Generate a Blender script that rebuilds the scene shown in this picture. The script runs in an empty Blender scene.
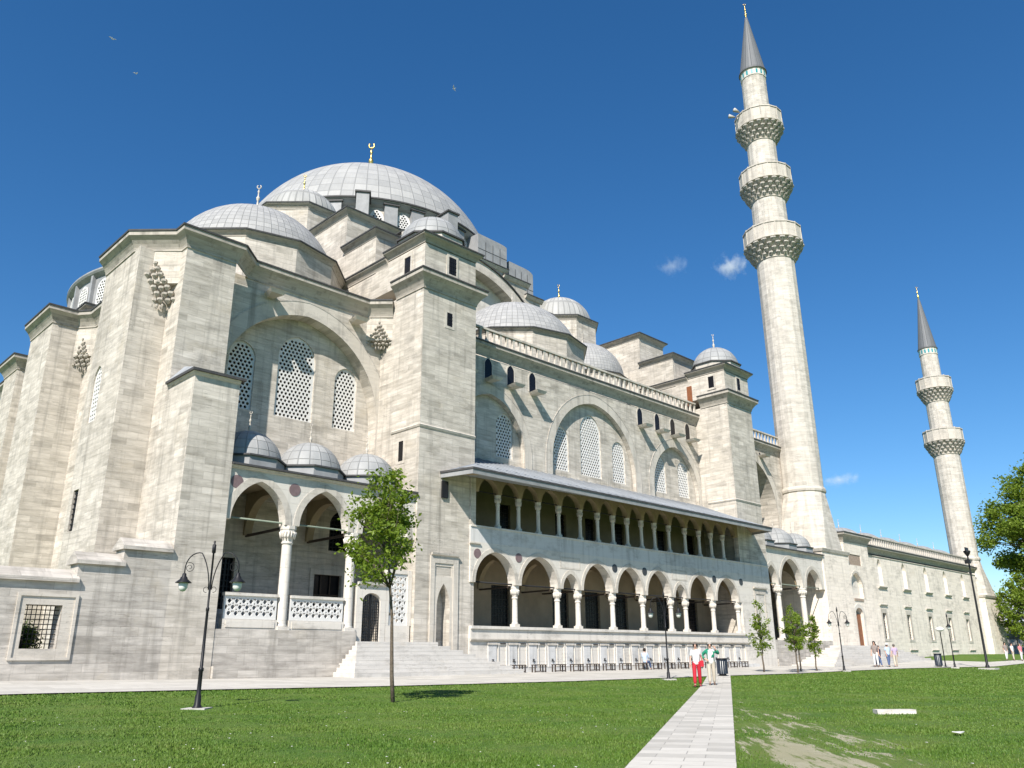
import bpy, bmesh, math, random
import numpy as np
from mathutils import Vector, Matrix
from mathutils.geometry import tessellate_polygon
random.seed(7)
rnd = random.Random(11)
S = bpy.context.scene
COL = S.collection
PI = math.pi
rad = math.radians

# ------------------------------------------------------------------ world, sun, camera
SUN_AZ = rad(29.5)      # direction the light travels, from +X towards +Y
SUN_EL = rad(43.0)
W = bpy.data.worlds.new("World"); S.world = W; W.use_nodes = True
nt = W.node_tree
bg = nt.nodes["Background"]
sky = nt.nodes.new("ShaderNodeTexSky"); sky.sky_type = 'NISHITA'; sky.sun_disc = False
sx, sy = -math.cos(SUN_AZ), -math.sin(SUN_AZ)
sky.sun_elevation = SUN_EL; sky.sun_rotation = math.atan2(sx, sy)
sky.altitude = 900; sky.air_density = 1.15; sky.dust_density = 0.0; sky.ozone_density = 5.5
hs = nt.nodes.new("ShaderNodeHueSaturation"); hs.inputs["Saturation"].default_value = 1.22
nt.links.new(sky.outputs[0], hs.inputs["Color"]); nt.links.new(hs.outputs[0], bg.inputs[0]); bg.inputs[1].default_value = 0.088
L = bpy.data.lights.new("sun", 'SUN'); L.energy = 5.0; L.angle = rad(0.53); L.color = (1.0, 0.942, 0.875)
lo = bpy.data.objects.new("sun", L); COL.objects.link(lo)
trav = Vector((math.cos(SUN_AZ)*math.cos(SUN_EL), math.sin(SUN_AZ)*math.cos(SUN_EL), -math.sin(SUN_EL)))
lo.rotation_euler = trav.to_track_quat('-Z', 'Y').to_euler()
lo.location = (-40, -30, 80)
cam = bpy.data.cameras.new("camera"); co = bpy.data.objects.new("camera", cam); COL.objects.link(co)
cam.sensor_fit = 'HORIZONTAL'; cam.sensor_width = 36.0; cam.lens = 818.25/1024*36.0
cam.clip_start = 0.1; cam.clip_end = 20000
pitch, roll, yaw = rad(18.4646), rad(-0.37484), rad(-44.8665)
Mr = Matrix.Rotation(yaw, 4, 'Z') @ Matrix.Rotation(PI/2+pitch, 4, 'X') @ Matrix.Rotation(roll, 4, 'Z')
co.matrix_world = Matrix.Translation((0, 0, 1.2)) @ Mr
S.camera = co
S.view_settings.view_transform = 'Standard'; S.view_settings.look = 'None'
S.view_settings.exposure = 0.66; S.view_settings.gamma = 1.0; S.view_settings.use_curve_mapping = False
S.cycles.max_bounces = 5; S.cycles.diffuse_bounces = 3; S.cycles.glossy_bounces = 2; S.cycles.transparent_max_bounces = 6
S.cycles.volume_bounces = 4

# ------------------------------------------------------------------ node helpers
class NT:
    def __init__(s, name):
        s.m = bpy.data.materials.new(name); s.m.use_nodes = True
        s.t = s.m.node_tree; s.b = s.t.nodes["Principled BSDF"]
        s.b.inputs["Specular IOR Level"].default_value = 0.25
    def n(s, typ, **kw):
        nd = s.t.nodes.new(typ)
        for k, v in kw.items():
            if k.startswith('i_'):
                nd.inputs[int(k[2:]) if k[2:].isdigit() else k[2:]].default_value = v
            else: setattr(nd, k, v)
        return nd
    def l(s, a, b): s.t.links.new(a, b)
    def inp(s, nd, i, v):
        if v is None: return
        if isinstance(v, (int, float, tuple)): nd.inputs[i].default_value = v
        else: s.l(v, nd.inputs[i])
    def math(s, op, a, b=None, c=None):
        nd = s.n("ShaderNodeMath", operation=op)
        s.inp(nd, 0, a); s.inp(nd, 1, b); s.inp(nd, 2, c)
        return nd.outputs[0]
    def mix(s, f, a, b, typ='MIX'):
        nd = s.n("ShaderNodeMix", data_type='RGBA', blend_type=typ)
        s.inp(nd, 0, f); s.inp(nd, 6, a); s.inp(nd, 7, b)
        return nd.outputs[2]
    def noise(s, vec, scale, detail=4, rough=0.55):
        nd = s.n("ShaderNodeTexNoise"); nd.inputs["Scale"].default_value = scale
        nd.inputs["Detail"].default_value = detail; nd.inputs["Roughness"].default_value = rough
        if vec is not None: s.l(vec, nd.inputs["Vector"])
        return nd.outputs[0]
    def ramp(s, f, a, b):
        nd = s.n("ShaderNodeMapRange", clamp=True); s.inp(nd, 0, f); nd.inputs[1].default_value = a; nd.inputs[2].default_value = b
        return nd.outputs[0]
    def comb(s, x, y, z):
        nd = s.n("ShaderNodeCombineXYZ"); s.inp(nd, 0, x); s.inp(nd, 1, y); s.inp(nd, 2, z)
        return nd.outputs[0]
    def sep(s, v):
        nd = s.n("ShaderNodeSeparateXYZ"); s.l(v, nd.inputs[0]); return nd.outputs
    def bump(s, h, strength, dist):
        nd = s.n("ShaderNodeBump"); nd.inputs["Strength"].default_value = strength; nd.inputs["Distance"].default_value = dist
        s.l(h, nd.inputs["Height"]); s.l(nd.outputs[0], s.b.inputs["Normal"])
    def out(s, col, rough=0.8):
        s.inp(s.b, "Base Color", col); s.inp(s.b, "Roughness", rough)
        return s.m

def c4(r, g, b): return (r, g, b, 1.0)

def masonry(name, light, dark, mortar, bw=0.95, bh=0.33, streak=0.5, cyl=False, vary=1.0, joint=0.010):
    """coursed ashlar; u runs along the wall, v is height"""
    k = NT(name)
    g = k.n("ShaderNodeNewGeometry")
    if cyl:
        tc = k.n("ShaderNodeTexCoord"); P = tc.outputs["Object"]
        x, y, z = k.sep(P)[:]
        u = k.math('MULTIPLY', k.math('ARCTAN2', y, x), 2.0)
    else:
        P = g.outputs["Position"]
        x, y, z = k.sep(P)[:]
        nx, ny, nz = k.sep(g.outputs["True Normal"])[:]
        u = k.math('SUBTRACT', k.math('MULTIPLY', y, nx), k.math('MULTIPLY', x, ny))
    # wobble of course height
    wob = k.noise(k.comb(0.0, 0.0, k.math('MULTIPLY', z, 0.5)), 1.0, 1)
    v = k.math('ADD', z, k.math('MULTIPLY', wob, 0.5))
    br = k.n("ShaderNodeTexBrick", offset=0.5, squash=1.0)
    k.l(k.comb(u, v, 0.0), br.inputs["Vector"])
    br.inputs["Color1"].default_value = c4(0, 0, 0); br.inputs["Color2"].default_value = c4(1, 1, 1)
    br.inputs["Mortar"].default_value = c4(0.5, 0.5, 0.5)
    br.inputs["Scale"].default_value = 1.0; br.inputs["Mortar Size"].default_value = joint; br.inputs["Mortar Smooth"].default_value = 0.3
    br.inputs["Brick Width"].default_value = bw; br.inputs["Row Height"].default_value = bh
    val = k.sep(br.outputs["Color"])[0]
    big = k.noise(P, 0.22, 3)
    med = k.noise(k.comb(k.math('MULTIPLY', u, 0.9), k.math('MULTIPLY', v, 6.0), k.math('MULTIPLY', x, 0.3)), 1.0, 5, 0.65)
    st = k.noise(k.comb(k.math('MULTIPLY', u, 2.6), k.math('MULTIPLY', z, 0.16), k.math('MULTIPLY', y, 0.2)), 1.0, 4, 0.6)
    bnd = k.noise(k.comb(k.math('MULTIPLY', u, 0.4), k.math('MULTIPLY', k.math('FLOOR', k.math('DIVIDE', v, bh)), 3.7), k.math('MULTIPLY', x, .02)), 1.0, 2, .6)
    big = k.math('ADD', k.math('MULTIPLY', big, .6), k.math('MULTIPLY', bnd, .8*vary))
    f = k.math('ADD', k.math('MULTIPLY', val, 0.2*vary), k.math('ADD', k.math('MULTIPLY', big, 0.5), k.math('MULTIPLY', med, 1.0*vary)))
    f = k.ramp(f, 0.60, 1.28)
    col = k.mix(f, light, dark)
    # rust / lichen warm patches
    warm = k.ramp(k.noise(P, 0.55, 5, 0.7), 0.56, 0.75)
    col = k.mix(k.math('MULTIPLY', warm, 0.3), col, c4(0.42, 0.34, 0.22))
    stk = k.math('MULTIPLY', k.ramp(st, 0.52, 0.74), streak*1.15)
    grime = k.ramp(k.noise(k.comb(k.math('MULTIPLY', u, .5), k.math('MULTIPLY', z, .9), k.math('MULTIPLY', y, .3)), 1.0, 7, .72), .53, .70)
    col = k.mix(k.math('MULTIPLY', grime, .5), col, c4(.2, .185, .16))
    col = k.mix(stk, col, c4(0.19, 0.175, 0.15))
    # a few replaced / dark stones
    pick = k.ramp(val, 0.9, 0.99)
    col = k.mix(k.math('MULTIPLY', pick, 0.2*vary), col, c4(0.2, 0.19, 0.165))
    # long dark cracks along some courses
    crk = k.noise(k.comb(k.math('MULTIPLY', u, 0.55), k.math('MULTIPLY', v, 7.0), k.math('MULTIPLY', x, 0.05)), 1.0, 3, 0.5)
    crk = k.ramp(k.math('ABSOLUTE', k.math('SUBTRACT', crk, 0.5)), 0.012, 0.0)
    gate = k.ramp(k.noise(P, 0.6, 2), 0.52, 0.62)
    col = k.mix(k.math('MULTIPLY', k.math('MULTIPLY', crk, gate), 0.55), col, c4(0.1, 0.09, 0.08))
    col = k.mix(k.math('MULTIPLY', br.outputs["Fac"], 0.24), col, mortar)
    fine = k.noise(P, 9.0, 5, 0.7)
    h = k.math('ADD', k.math('MULTIPLY', br.outputs["Fac"], -1.0), k.math('MULTIPLY', fine, 0.6))
    k.bump(h, 0.6, 0.02)
    return k.out(col, 0.85)

def plain(name, col, rough=0.6, metal=0.0, var=0.25, scale=3.0, bump=0.0):
    k = NT(name)
    tc = k.n("ShaderNodeTexCoord")
    n = k.noise(tc.outputs["Object"], scale, 5, 0.65)
    d = tuple(c*(1-var) for c in col)+(1.0,)
    cc = k.mix(k.ramp(n, 0.3, 0.7), tuple(col)+(1.0,), d)
    k.b.inputs["Metallic"].default_value = metal
    if bump: k.bump(n, bump, 0.02)
    return k.out(cc, rough)

def lead(name, light, dark, nm=28, dz=1.0, seam=0.045):
    """standing seam lead sheets: meridian seams and courses, object origin on the dome axis"""
    k = NT(name)
    tc = k.n("ShaderNodeTexCoord"); P = tc.outputs["Object"]
    x, y, z = k.sep(P)[:]
    r = k.math('SQRT', k.math('ADD', k.math('MULTIPLY', x, x), k.math('MULTIPLY', y, y)))
    el = k.math('MULTIPLY', k.math('ARCTAN2', z, r), dz)
    row = k.math('FLOOR', el)
    a = k.math('ADD', k.math('MULTIPLY', k.math('ARCTAN2', y, x), nm/(2*PI)), 100.0)
    fa = k.math('ABSOLUTE', k.math('SUBTRACT', k.math('FRACT', a), 0.5))
    fe = k.math('ABSOLUTE', k.math('SUBTRACT', k.math('FRACT', el), 0.5))
    la = k.ramp(fa, 0.5-seam, 0.5); le = k.ramp(fe, 0.5-seam*0.8, 0.5)
    line = k.math('MAXIMUM', la, le)
    wn = k.n("ShaderNodeTexWhiteNoise", noise_dimensions='2D'); k.l(k.comb(k.math('FLOOR', a), row, 0.0), wn.inputs["Vector"])
    n1 = k.noise(P, 0.9, 5, 0.65)
    st = k.noise(k.comb(k.math('MULTIPLY', a, 4.0), k.math('MULTIPLY', el, 0.5), 0.0), 1.0, 4)
    f = k.math('ADD', k.math('MULTIPLY', wn.outputs[0], 0.35), k.math('ADD', k.math('MULTIPLY', n1, 0.5), k.math('MULTIPLY', st, 0.45)))
    col = k.mix(k.ramp(f, 0.35, 0.95), light, dark)
    col = k.mix(k.math('MULTIPLY', line, 0.5), col, c4(dark[0]*.45, dark[1]*.45, dark[2]*.45))
    k.bump(k.math('ADD', line, k.math('MULTIPLY', n1, 0.25)), 0.6, 0.05)
    return k.out(col, 0.55)

M = {}
M['stone'] = masonry('limestone_ashlar', c4(.70,.64,.555), c4(.335,.302,.25), c4(.25,.225,.19))
M['stone_old'] = masonry('weathered_limestone', c4(.65,.60,.53), c4(.29,.265,.23), c4(.19,.175,.15), streak=0.55, vary=1.05)
M['stone_pale'] = masonry('pale_limestone', c4(.84,.755,.645), c4(.62,.55,.465), c4(.4,.36,.31), streak=.3, vary=.8)
M['minaret'] = masonry('minaret_limestone', c4(.68,.63,.555), c4(.40,.368,.315), c4(.27,.25,.21), bw=1.1, bh=0.5, cyl=True, streak=0.35)
M['trim'] = masonry('carved_limestone', c4(.57,.522,.45), c4(.375,.342,.29), c4(.3,.27,.22), bw=1.6, bh=3.0, streak=0.55, vary=0.7)
M['cornice_stone'] = masonry('cornice_limestone', c4(.50,.455,.39), c4(.27,.245,.205), c4(.25,.22,.18), bw=1.6, bh=3.0, streak=0.75, vary=0.9)
M['marble'] = masonry('white_marble', c4(.63,.588,.52), c4(.47,.432,.38), c4(.34,.31,.27), bw=1.5, bh=0.6, streak=0.25, vary=0.5)
M['marble_blue'] = masonry('grey_veined_marble', c4(.58,.57,.545), c4(.42,.415,.40), c4(.36,.35,.32), bw=3.0, bh=3.0, streak=0.4, vary=0.6)
M['steps'] = masonry('step_marble', c4(.60,.57,.52), c4(.45,.43,.395), c4(.28,.26,.23), bw=1.7, bh=0.19, streak=0.2, vary=0.8)
M['lattice'] = plain('plaster_lattice', (.68,.665,.63), 0.7, var=.1)
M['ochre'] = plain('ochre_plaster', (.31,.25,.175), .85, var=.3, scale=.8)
M['lead_dome'] = lead('lead_dome', c4(.385,.38,.362), c4(.265,.265,.258), 72, 13.0, 0.07)
M['lead_small'] = lead('lead_small_dome', c4(.36,.36,.348), c4(.24,.245,.243), 18, 3.2, 0.07)
M['lead_rib'] = lead('ribbed_lead', c4(.44,.435,.41), c4(.28,.28,.265), 36, 1.5, 0.18)
M['lead_spire'] = lead('lead_spire', c4(.17,.175,.18), c4(.12,.125,.13), 14, 0.2, 0.08)
M['lead_grey'] = plain('grey_lead_sheet', (.35,.352,.35), 0.5, var=.32, scale=1.2)
M['lead_roof'] = plain('lead_canopy', (.34,.36,.38), 0.5, var=.28, scale=.7)
M['lead_dark'] = plain('dark_lead_edge', (.085,.083,.082), 0.6, var=.4)
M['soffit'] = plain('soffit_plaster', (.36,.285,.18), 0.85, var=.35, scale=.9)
M['iron'] = plain('black_iron', (.018,.018,.02), 0.45, var=.3)
M['dark'] = plain('dark_glass', (.012,.012,.014), 0.25, var=.4)
M['wood_door'] = plain('varnished_door', (.26,.10,.045), 0.5, var=.35)
M['wood_brown'] = plain('brown_frame', (.075,.055,.042), 0.6, var=.35)
M['gold'] = plain('gilded_bronze', (.75,.52,.16), 0.3, metal=0.9, var=.1)
M['green_rod'] = plain('green_painted_iron', (.22,.26,.2), 0.6, var=.2)
M['porphyry'] = plain('porphyry_disc', (.22,.155,.155), 0.5, var=.35, scale=6)
M['tile'] = plain('turquoise_tile', (.05,.33,.36), 0.3, var=.3)
M['white_glass'] = plain('opal_globe', (.75,.74,.70), 0.2, var=.05)
M['roundel_dark'] = plain('verd_antique_disc', (.06,.065,.07), 0.4, var=.4, scale=6)
M['concrete'] = plain('concrete_pad', (.5,.48,.43), 0.9, var=.25)
M['inscription'] = plain('inscription_panel', (.40,.31,.24), 0.8, var=.35, scale=5, bump=1.0)

# ------------------------------------------------------------------ mesh helpers
class MB:
    def __init__(s): s.v = []; s.f = []; s.sm = []
    def add(s, vs, fs, smooth=False):
        o = len(s.v); s.v += [tuple(p) for p in vs]
        for f in fs: s.f.append(tuple(i+o for i in f)); s.sm.append(smooth)
        return s
    def box(s, x0, x1, y0, y1, z0, z1):
        return s.add([(x0,y0,z0),(x1,y0,z0),(x1,y1,z0),(x0,y1,z0),(x0,y0,z1),(x1,y0,z1),(x1,y1,z1),(x0,y1,z1)],
              [(0,3,2,1),(4,5,6,7),(0,1,5,4),(1,2,6,5),(2,3,7,6),(3,0,4,7)])
    def prism(s, poly, z0, z1, top=None):
        n = len(poly); tp = top or poly
        vs = [(p[0],p[1],z0) for p in poly]+[(p[0],p[1],z1) for p in tp]
        fs = [tuple(range(n-1,-1,-1)), tuple(range(n,2*n))]+[(i,(i+1)%n,n+(i+1)%n,n+i) for i in range(n)]
        return s.add(vs, fs)
    def plate(s, outline, holes, O, U, N, th, V=(0,0,1)):
        """thick plate with holes; (u,v) coords, front at O, body goes to -N*th"""
        O, U, N, V = Vector(O), Vector(U), Vector(N), Vector(V)
        loops = [outline]+list(holes)
        pts = [p for lp in loops for p in lp]
        tris = tessellate_polygon([[Vector((p[0],p[1],0)) for p in lp] for lp in loops])
        n = len(pts)
        fr = [O+U*p[0]+V*p[1] for p in pts]; bk = [q-N*th for q in fr]
        fs = []
        for t in tris:
            a, b, c = [pts[i] for i in t]
            cr = (b[0]-a[0])*(c[1]-a[1])-(b[1]-a[1])*(c[0]-a[0])
            if abs(cr) < 1e-10: continue
            t = tuple(t) if cr > 0 else tuple(reversed(t))
            fs.append(t); fs.append(tuple(n+i for i in reversed(t)))
        k = 0
        for lp in loops:
            m = len(lp)
            for i in range(m): fs.append((k+i, k+(i+1)%m, n+k+(i+1)%m, n+k+i))
            k += m
        return s.add(fr+bk, fs)
    def rev(s, prof, c=(0,0,0), n=24, a0=0.0, a1=2*PI, smooth=True):
        full = abs(a1-a0-2*PI) < 1e-6
        m = n if full else n+1
        vs = []
        for r, z in prof:
            for i in range(m):
                a = a0+(a1-a0)*i/n
                vs.append((c[0]+r*math.cos(a), c[1]+r*math.sin(a), c[2]+z))
        fs = []
        for j in range(len(prof)-1):
            for i in range(n):
                i2 = (i+1) % m
                fs.append((j*m+i, j*m+i2, (j+1)*m+i2, (j+1)*m+i))
        return s.add(vs, fs, smooth)
    def tube(s, pts, r, n=8, r1=None, smooth=True):
        pts = [Vector(p) for p in pts]; vs = []; fs = []
        r1 = r if r1 is None else r1
        for i, p in enumerate(pts):
            d = (pts[min(i+1,len(pts)-1)]-pts[max(i-1,0)]).normalized()
            a = d.orthogonal().normalized() if i == 0 else (a-d*a.dot(d)).normalized()
            b = d.cross(a); rr = r+(r1-r)*i/max(1,len(pts)-1)
            for j in range(n):
                t = 2*PI*j/n; vs.append(p+a*math.cos(t)*rr+b*math.sin(t)*rr)
        for i in range(len(pts)-1):
            for j in range(n): fs.append((i*n+j, i*n+(j+1)%n, (i+1)*n+(j+1)%n, (i+1)*n+j))
        fs.append(tuple(range(n-1,-1,-1))); k = (len(pts)-1)*n; fs.append(tuple(range(k,k+n)))
        return s.add(vs, fs, smooth)
    def sweep(s, path, prof, closed=False):
        """profile (out, z) swept along a plan path; out is to the RIGHT of the path direction"""
        n = len(path); P = [Vector((p[0],p[1])) for p in path]; offs = []
        for i in range(n):
            ds = []
            if closed or i > 0: ds.append((P[i]-P[i-1]).normalized())
            if closed or i < n-1: ds.append((P[(i+1)%n]-P[i]).normalized())
            ns = [Vector((d.y,-d.x)) for d in ds]
            m = ns[0] if len(ns) == 1 else (ns[0]+ns[1]).normalized()
            offs.append(m/max(0.25, m.dot(ns[0])))
        k = len(prof); vs = []; fs = []
        for p, o in zip(P, offs):
            for (a, z) in prof: q = p+o*a; vs.append((q.x,q.y,z))
        for i in range(n if closed else n-1):
            i2 = (i+1) % n
            for j in range(k-1): fs.append((i*k+j, i2*k+j, i2*k+j+1, i*k+j+1))
            fs.append((i*k+k-1, i2*k+k-1, i2*k, i*k))
        if not closed:
            fs.append(tuple(range(k))); fs.append(tuple((n-1)*k+j for j in range(k-1,-1,-1)))
        return s.add(vs, fs)

ORG = {}
def build(mb, name, mat, parent=None, origin=None, label=None, fix=True):
    po = ORG[parent.name] if parent is not None else Vector((0,0,0))
    o0 = Vector(origin) if origin is not None else po
    me = bpy.data.meshes.new(name)
    me.from_pydata([(p[0]-o0.x,p[1]-o0.y,p[2]-o0.z) for p in mb.v], [], mb.f)
    me.polygons.foreach_set("use_smooth", mb.sm)
    if fix:
        bm = bmesh.new(); bm.from_mesh(me); bmesh.ops.recalc_face_normals(bm, faces=bm.faces); bm.to_mesh(me); bm.free()
    me.materials.append(M[mat] if isinstance(mat, str) else mat)
    me.update()
    ob = bpy.data.objects.new(name, me); COL.objects.link(ob)
    if parent is not None: ob.parent = parent
    ob.location = o0-po
    ORG[ob.name] = o0
    if label: ob['label'] = label
    return ob
def tag(o, label, cat, group=None):
    o['label'] = label; o['category'] = cat
    if group: o['group'] = group
    return o
def empty(name, loc, label, cat, group=None):
    o = bpy.data.objects.new(name, None); COL.objects.link(o); o.location = loc
    o.empty_display_size = 0.3; ORG[o.name] = Vector(loc)
    return tag(o, label, cat, group)
def struct(o): o['kind'] = 'structure'; return o
def copy_tree(root, loc, rotz, label=None, group=None):
    r = root.copy(); COL.objects.link(r); r.location = loc; r.rotation_euler = (0,0,rotz); ORG[r.name] = Vector(loc)
    if label: r['label'] = label
    if group: r['group'] = group
    for ch in list(root.children):
        c = ch.copy(); COL.objects.link(c); c.parent = r
        for g in list(ch.children):
            d = g.copy(); COL.objects.link(d); d.parent = c
    return r

def arch(cx, a, zs, rise, n=9):
    """pointed arch from right springing over the apex to left springing"""
    pts = []
    if rise <= a*1.001:
        for i in range(2*n+1):
            t = PI*i/(2*n); pts.append((cx+a*math.cos(t), zs+rise*math.sin(t)))
        return pts
    R = (a*a+rise*rise)/(2*a); e = R-a
    t1 = math.atan2(rise, e)
    right = [(cx-e+R*math.cos(t1*i/n), zs+R*math.sin(t1*i/n)) for i in range(n+1)]
    left = [(2*cx-x, z) for x, z in reversed(right[:-1])]
    return right+left
def arch_hole(cx, a, z0, zs, rise, n=9):
    return [(cx-a, z0), (cx+a, z0)]+arch(cx, a, zs, rise, n)
def arch_ring(cx, a, zs, rise, w, n=10, z0=None):
    """outline of a voussoir band round an arch"""
    o = arch(cx, a+w, zs, rise+w*1.05, n); i = arch(cx, a, zs, rise, n)
    if z0 is not None: o = [(cx+a+w, z0)]+o+[(cx-a-w, z0)]; i = [(cx+a, z0)]+i+[(cx-a, z0)]
    return o+list(reversed(i))
def circ(cx, cz, r, n=12): return [(cx+r*math.cos(2*PI*i/n), cz+r*math.sin(2*PI*i/n)) for i in range(n)]
def rect(x0, x1, z0, z1): return [(x0,z0),(x1,z0),(x1,z1),(x0,z1)]
def inside(p, poly):
    c = False; n = len(poly); j = n-1
    for i in range(n):
        if (poly[i][1] > p[1]) != (poly[j][1] > p[1]) and p[0] < (poly[j][0]-poly[i][0])*(p[1]-poly[i][1])/(poly[j][1]-poly[i][1])+poly[i][0]: c = not c
        j = i
    return c
def edge_dist(p, poly):
    best = 1e9
    for i in range(len(poly)):
        a = poly[i]; b = poly[(i+1)%len(poly)]
        dx, dz = b[0]-a[0], b[1]-a[1]; L2 = dx*dx+dz*dz
        t = max(0, min(1, ((p[0]-a[0])*dx+(p[1]-a[1])*dz)/L2)) if L2 else 0
        best = min(best, math.hypot(p[0]-a[0]-t*dx, p[1]-a[1]-t*dz))
    return best
def lattice_holes(poly, pitch, r, n=10):
    xs = [p[0] for p in poly]; zs = [p[1] for p in poly]
    hs = []; row = 0; z = min(zs)+pitch*0.6; cx = (min(xs)+max(xs))/2
    while z < max(zs):
        k = int((max(xs)-min(xs))/pitch)+2
        for i in range(-k, k+1):
            x = cx+(i+(0.5 if row % 2 else 0))*pitch
            if inside((x,z), poly) and edge_dist((x,z), poly) > r+0.045: hs.append(circ(x, z, r, n))
        z += pitch*0.866; row += 1
    return hs
SX, SN = (1,0,0), (0,-1,0)          # facade facing -Y
QX, QN = (0,-1,0), (-1,0,0)         # wall facing -X  (u = -y)
def lattice_window(parent, cx, a, z0, zs, rise, y, pitch=0.24, r=0.084, name='lattice_window'):
    poly = arch_hole(cx, a, z0, zs, rise, 8)
    mb = MB(); mb.plate(poly, lattice_holes(poly, pitch, r), (0,y,0), SX, SN, 0.07)
    return build(mb, name, 'lattice', parent)

CORN = [(0,-1.0),(.05,-1.0),(.05,-.92),(.08,-.82),(.16,-.66),(.28,-.48),(.42,-.34),(.47,-.30),(.47,-.092),(0,-.092)]
def cornice(parent, path, ztop, closed=False, scale=1.0, out=1.0, cap=True, mat='cornice_stone', name='cornice', d=0.35):
    mb = MB(); mb.sweep(path, [(a*out, ztop+z*scale) for a, z in CORN], closed)
    o = build(mb, name, mat, parent)
    if cap:
        e = .47*out
        mb = MB(); mb.sweep(path, [(-d, ztop-.09),(e+.05, ztop-.09),(e+.06, ztop),(-d, ztop+.10)], closed)
        build(mb, 'lead_edge', 'lead_dark', o)
    return o
def ngon(cx, cy, ap, n, a0=0.0):
    R = ap/math.cos(PI/n)
    return [(cx+R*math.cos(a0+2*PI*(i+.5)/n), cy+R*math.sin(a0+2*PI*(i+.5)/n)) for i in range(n)]
def finial(parent, x, y, z, h, mat='gold'):
    mb = MB()
    pr = [(.0,0),(.06,0),(.032,.10),(.07,.2),(.075,.26),(.03,.34),(.022,.46),(.05,.52),(.052,.56),(.02,.62),(.018,.72),(.034,.76),(.014,.8),(.0,.87)]
    mb.rev([(r*h*1.0, zz*h) for r, zz in pr], (x,y,z), 10)
    R = .055*h; zc = z+.91*h   # small crescent, open at the top
    ring = []
    for i in range(13):
        t = rad(-240)+rad(300)*i/12; ring.append((x+R*math.cos(t)*.71, y-R*math.cos(t)*.71, zc+R*math.sin(t)))
    mb.tube(ring, .016*h, 6)
    return build(mb, 'finial', mat, parent)
def dome(parent, c, R, z0, mat, name='dome', n=48, fin=0.0, rings=14, squash=1.0, fmat='gold'):
    """spherical cap of radius R centred c from height z0 up to the crown"""
    t0 = math.asin(max(-1, min(1, (z0-c[2])/(R*squash))))
    prof = [(R*math.cos(t0+(PI/2-t0)*i/rings), R*squash*math.sin(t0+(PI/2-t0)*i/rings)) for i in range(rings)]+[(0.001, R*squash)]
    mb = MB(); mb.rev(prof, c, n)
    o = build(mb, name, mat, parent, origin=c)
    if fin: finial(o, c[0], c[1], c[2]+R*squash-.03, fin, fmat)
    return o

# ------------------------------------------------------------------ terrain
def cl(a): return max(0.0, min(1.0, a))
def zg(x, y):
    t = cl((y-21)/12)
    return .38*t+.12*cl((20-x)/12)*t+.85*cl((x-68)/42)*cl((y-18)/16)

# ------------------------------------------------------------------ the mosque
mosque = empty('mosque', (45.57, 34.4, 0.3), 'huge pale stone domed mosque with stepped buttress towers and a two storey arcade', 'mosque')
CX, CY = 45.57, 68.4
Y0, YW = 34.4, 38.4
def stone_box(name, x0, x1, y0, y1, z0, z1, mat='stone', parent=mosque):
    return build(MB().box(x0,x1,y0,y1,z0,z1), name, mat, parent)

# roof slab and far walls that close the hall
stone_box('roof_terrace', 15.6, 77, 39.45, 99, 20.25, 20.55, 'lead_grey')
stone_box('rear_wall', 15.6, 77, 98, 99, 0, 20.2, 'stone_old')
stone_box('side_wall', 76, 77, 39.5, 97.9, 0, 20.2, 'stone_old')

# ---- qibla side (faces -X) with projecting buttresses
qw = MB()
def qpt(y): return -y
wins = []
hole1 = arch_hole(-42.1, 0.55, 12.3, 14.5, 0.75, 6)
hole2 = rect(-42.9, -42.2, 7.0, 9.0)
qw.plate([(-98, 0), (-38.3, 0), (-38.3, 20.7), (-98, 20.7)], [], (14.8,0,0), QX, QN, 1.0)
build(qw, 'qibla_wall', 'stone', mosque)
def buttress(x0, y0, y1, z1, diag=True):
    b = stone_box('buttress', x0, 14.85, y0, y1, 0, z1-.9)
    return b
stone_box('buttress', 13.3, 14.85, 38.76, 43.4, 0, 20.76)
mb = MB(); mb.plate([(-43.4,0),(-38.76,0),(-38.76,20.76),(-43.4,20.76)], [hole1, hole2], (12.62,0,0), QX, QN, .25); bA = build(mb, 'buttress', 'stone', mosque)
build(MB().box(12.871, 13.299, 38.765, 43.395, 0, 12.2), 'buttress', 'stone', mosque); build(MB().box(12.871, 13.299, 38.765, 43.395, 15.4, 20.7), 'buttress', 'stone', mosque)
build(MB().box(12.871, 13.299, 38.765, 41.4, 12.2, 15.4), 'buttress', 'stone', mosque)
mb = MB(); mb.plate(hole1, lattice_holes(hole1, .25, .085), (12.70,0,0), QX, QN, .07); build(mb, 'lattice_window', 'lattice', mosque)
mb = MB(); mb.plate(hole2, [], (12.78,0,0), QX, QN, .05); pw = build(mb, 'grille_window', 'dark', mosque)
mb = MB()
for i in range(4): mb.box(12.70, 12.73, 42.34+i*.14, 42.37+i*.14, 7.0, 9.0)
for i in range(8): mb.box(12.68, 12.71, 42.2, 42.9, 7.1+i*.25, 7.13+i*.25)
build(mb, 'iron_bars', 'iron', pw)
bB = buttress(12.65, 52.2, 56.6, 21.66)
bC = buttress(13.6, 63.0, 66.2, 21.66)
stone_box('buttress', 12.6, 14.85, 74, 79, 0, 19.5)
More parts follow.
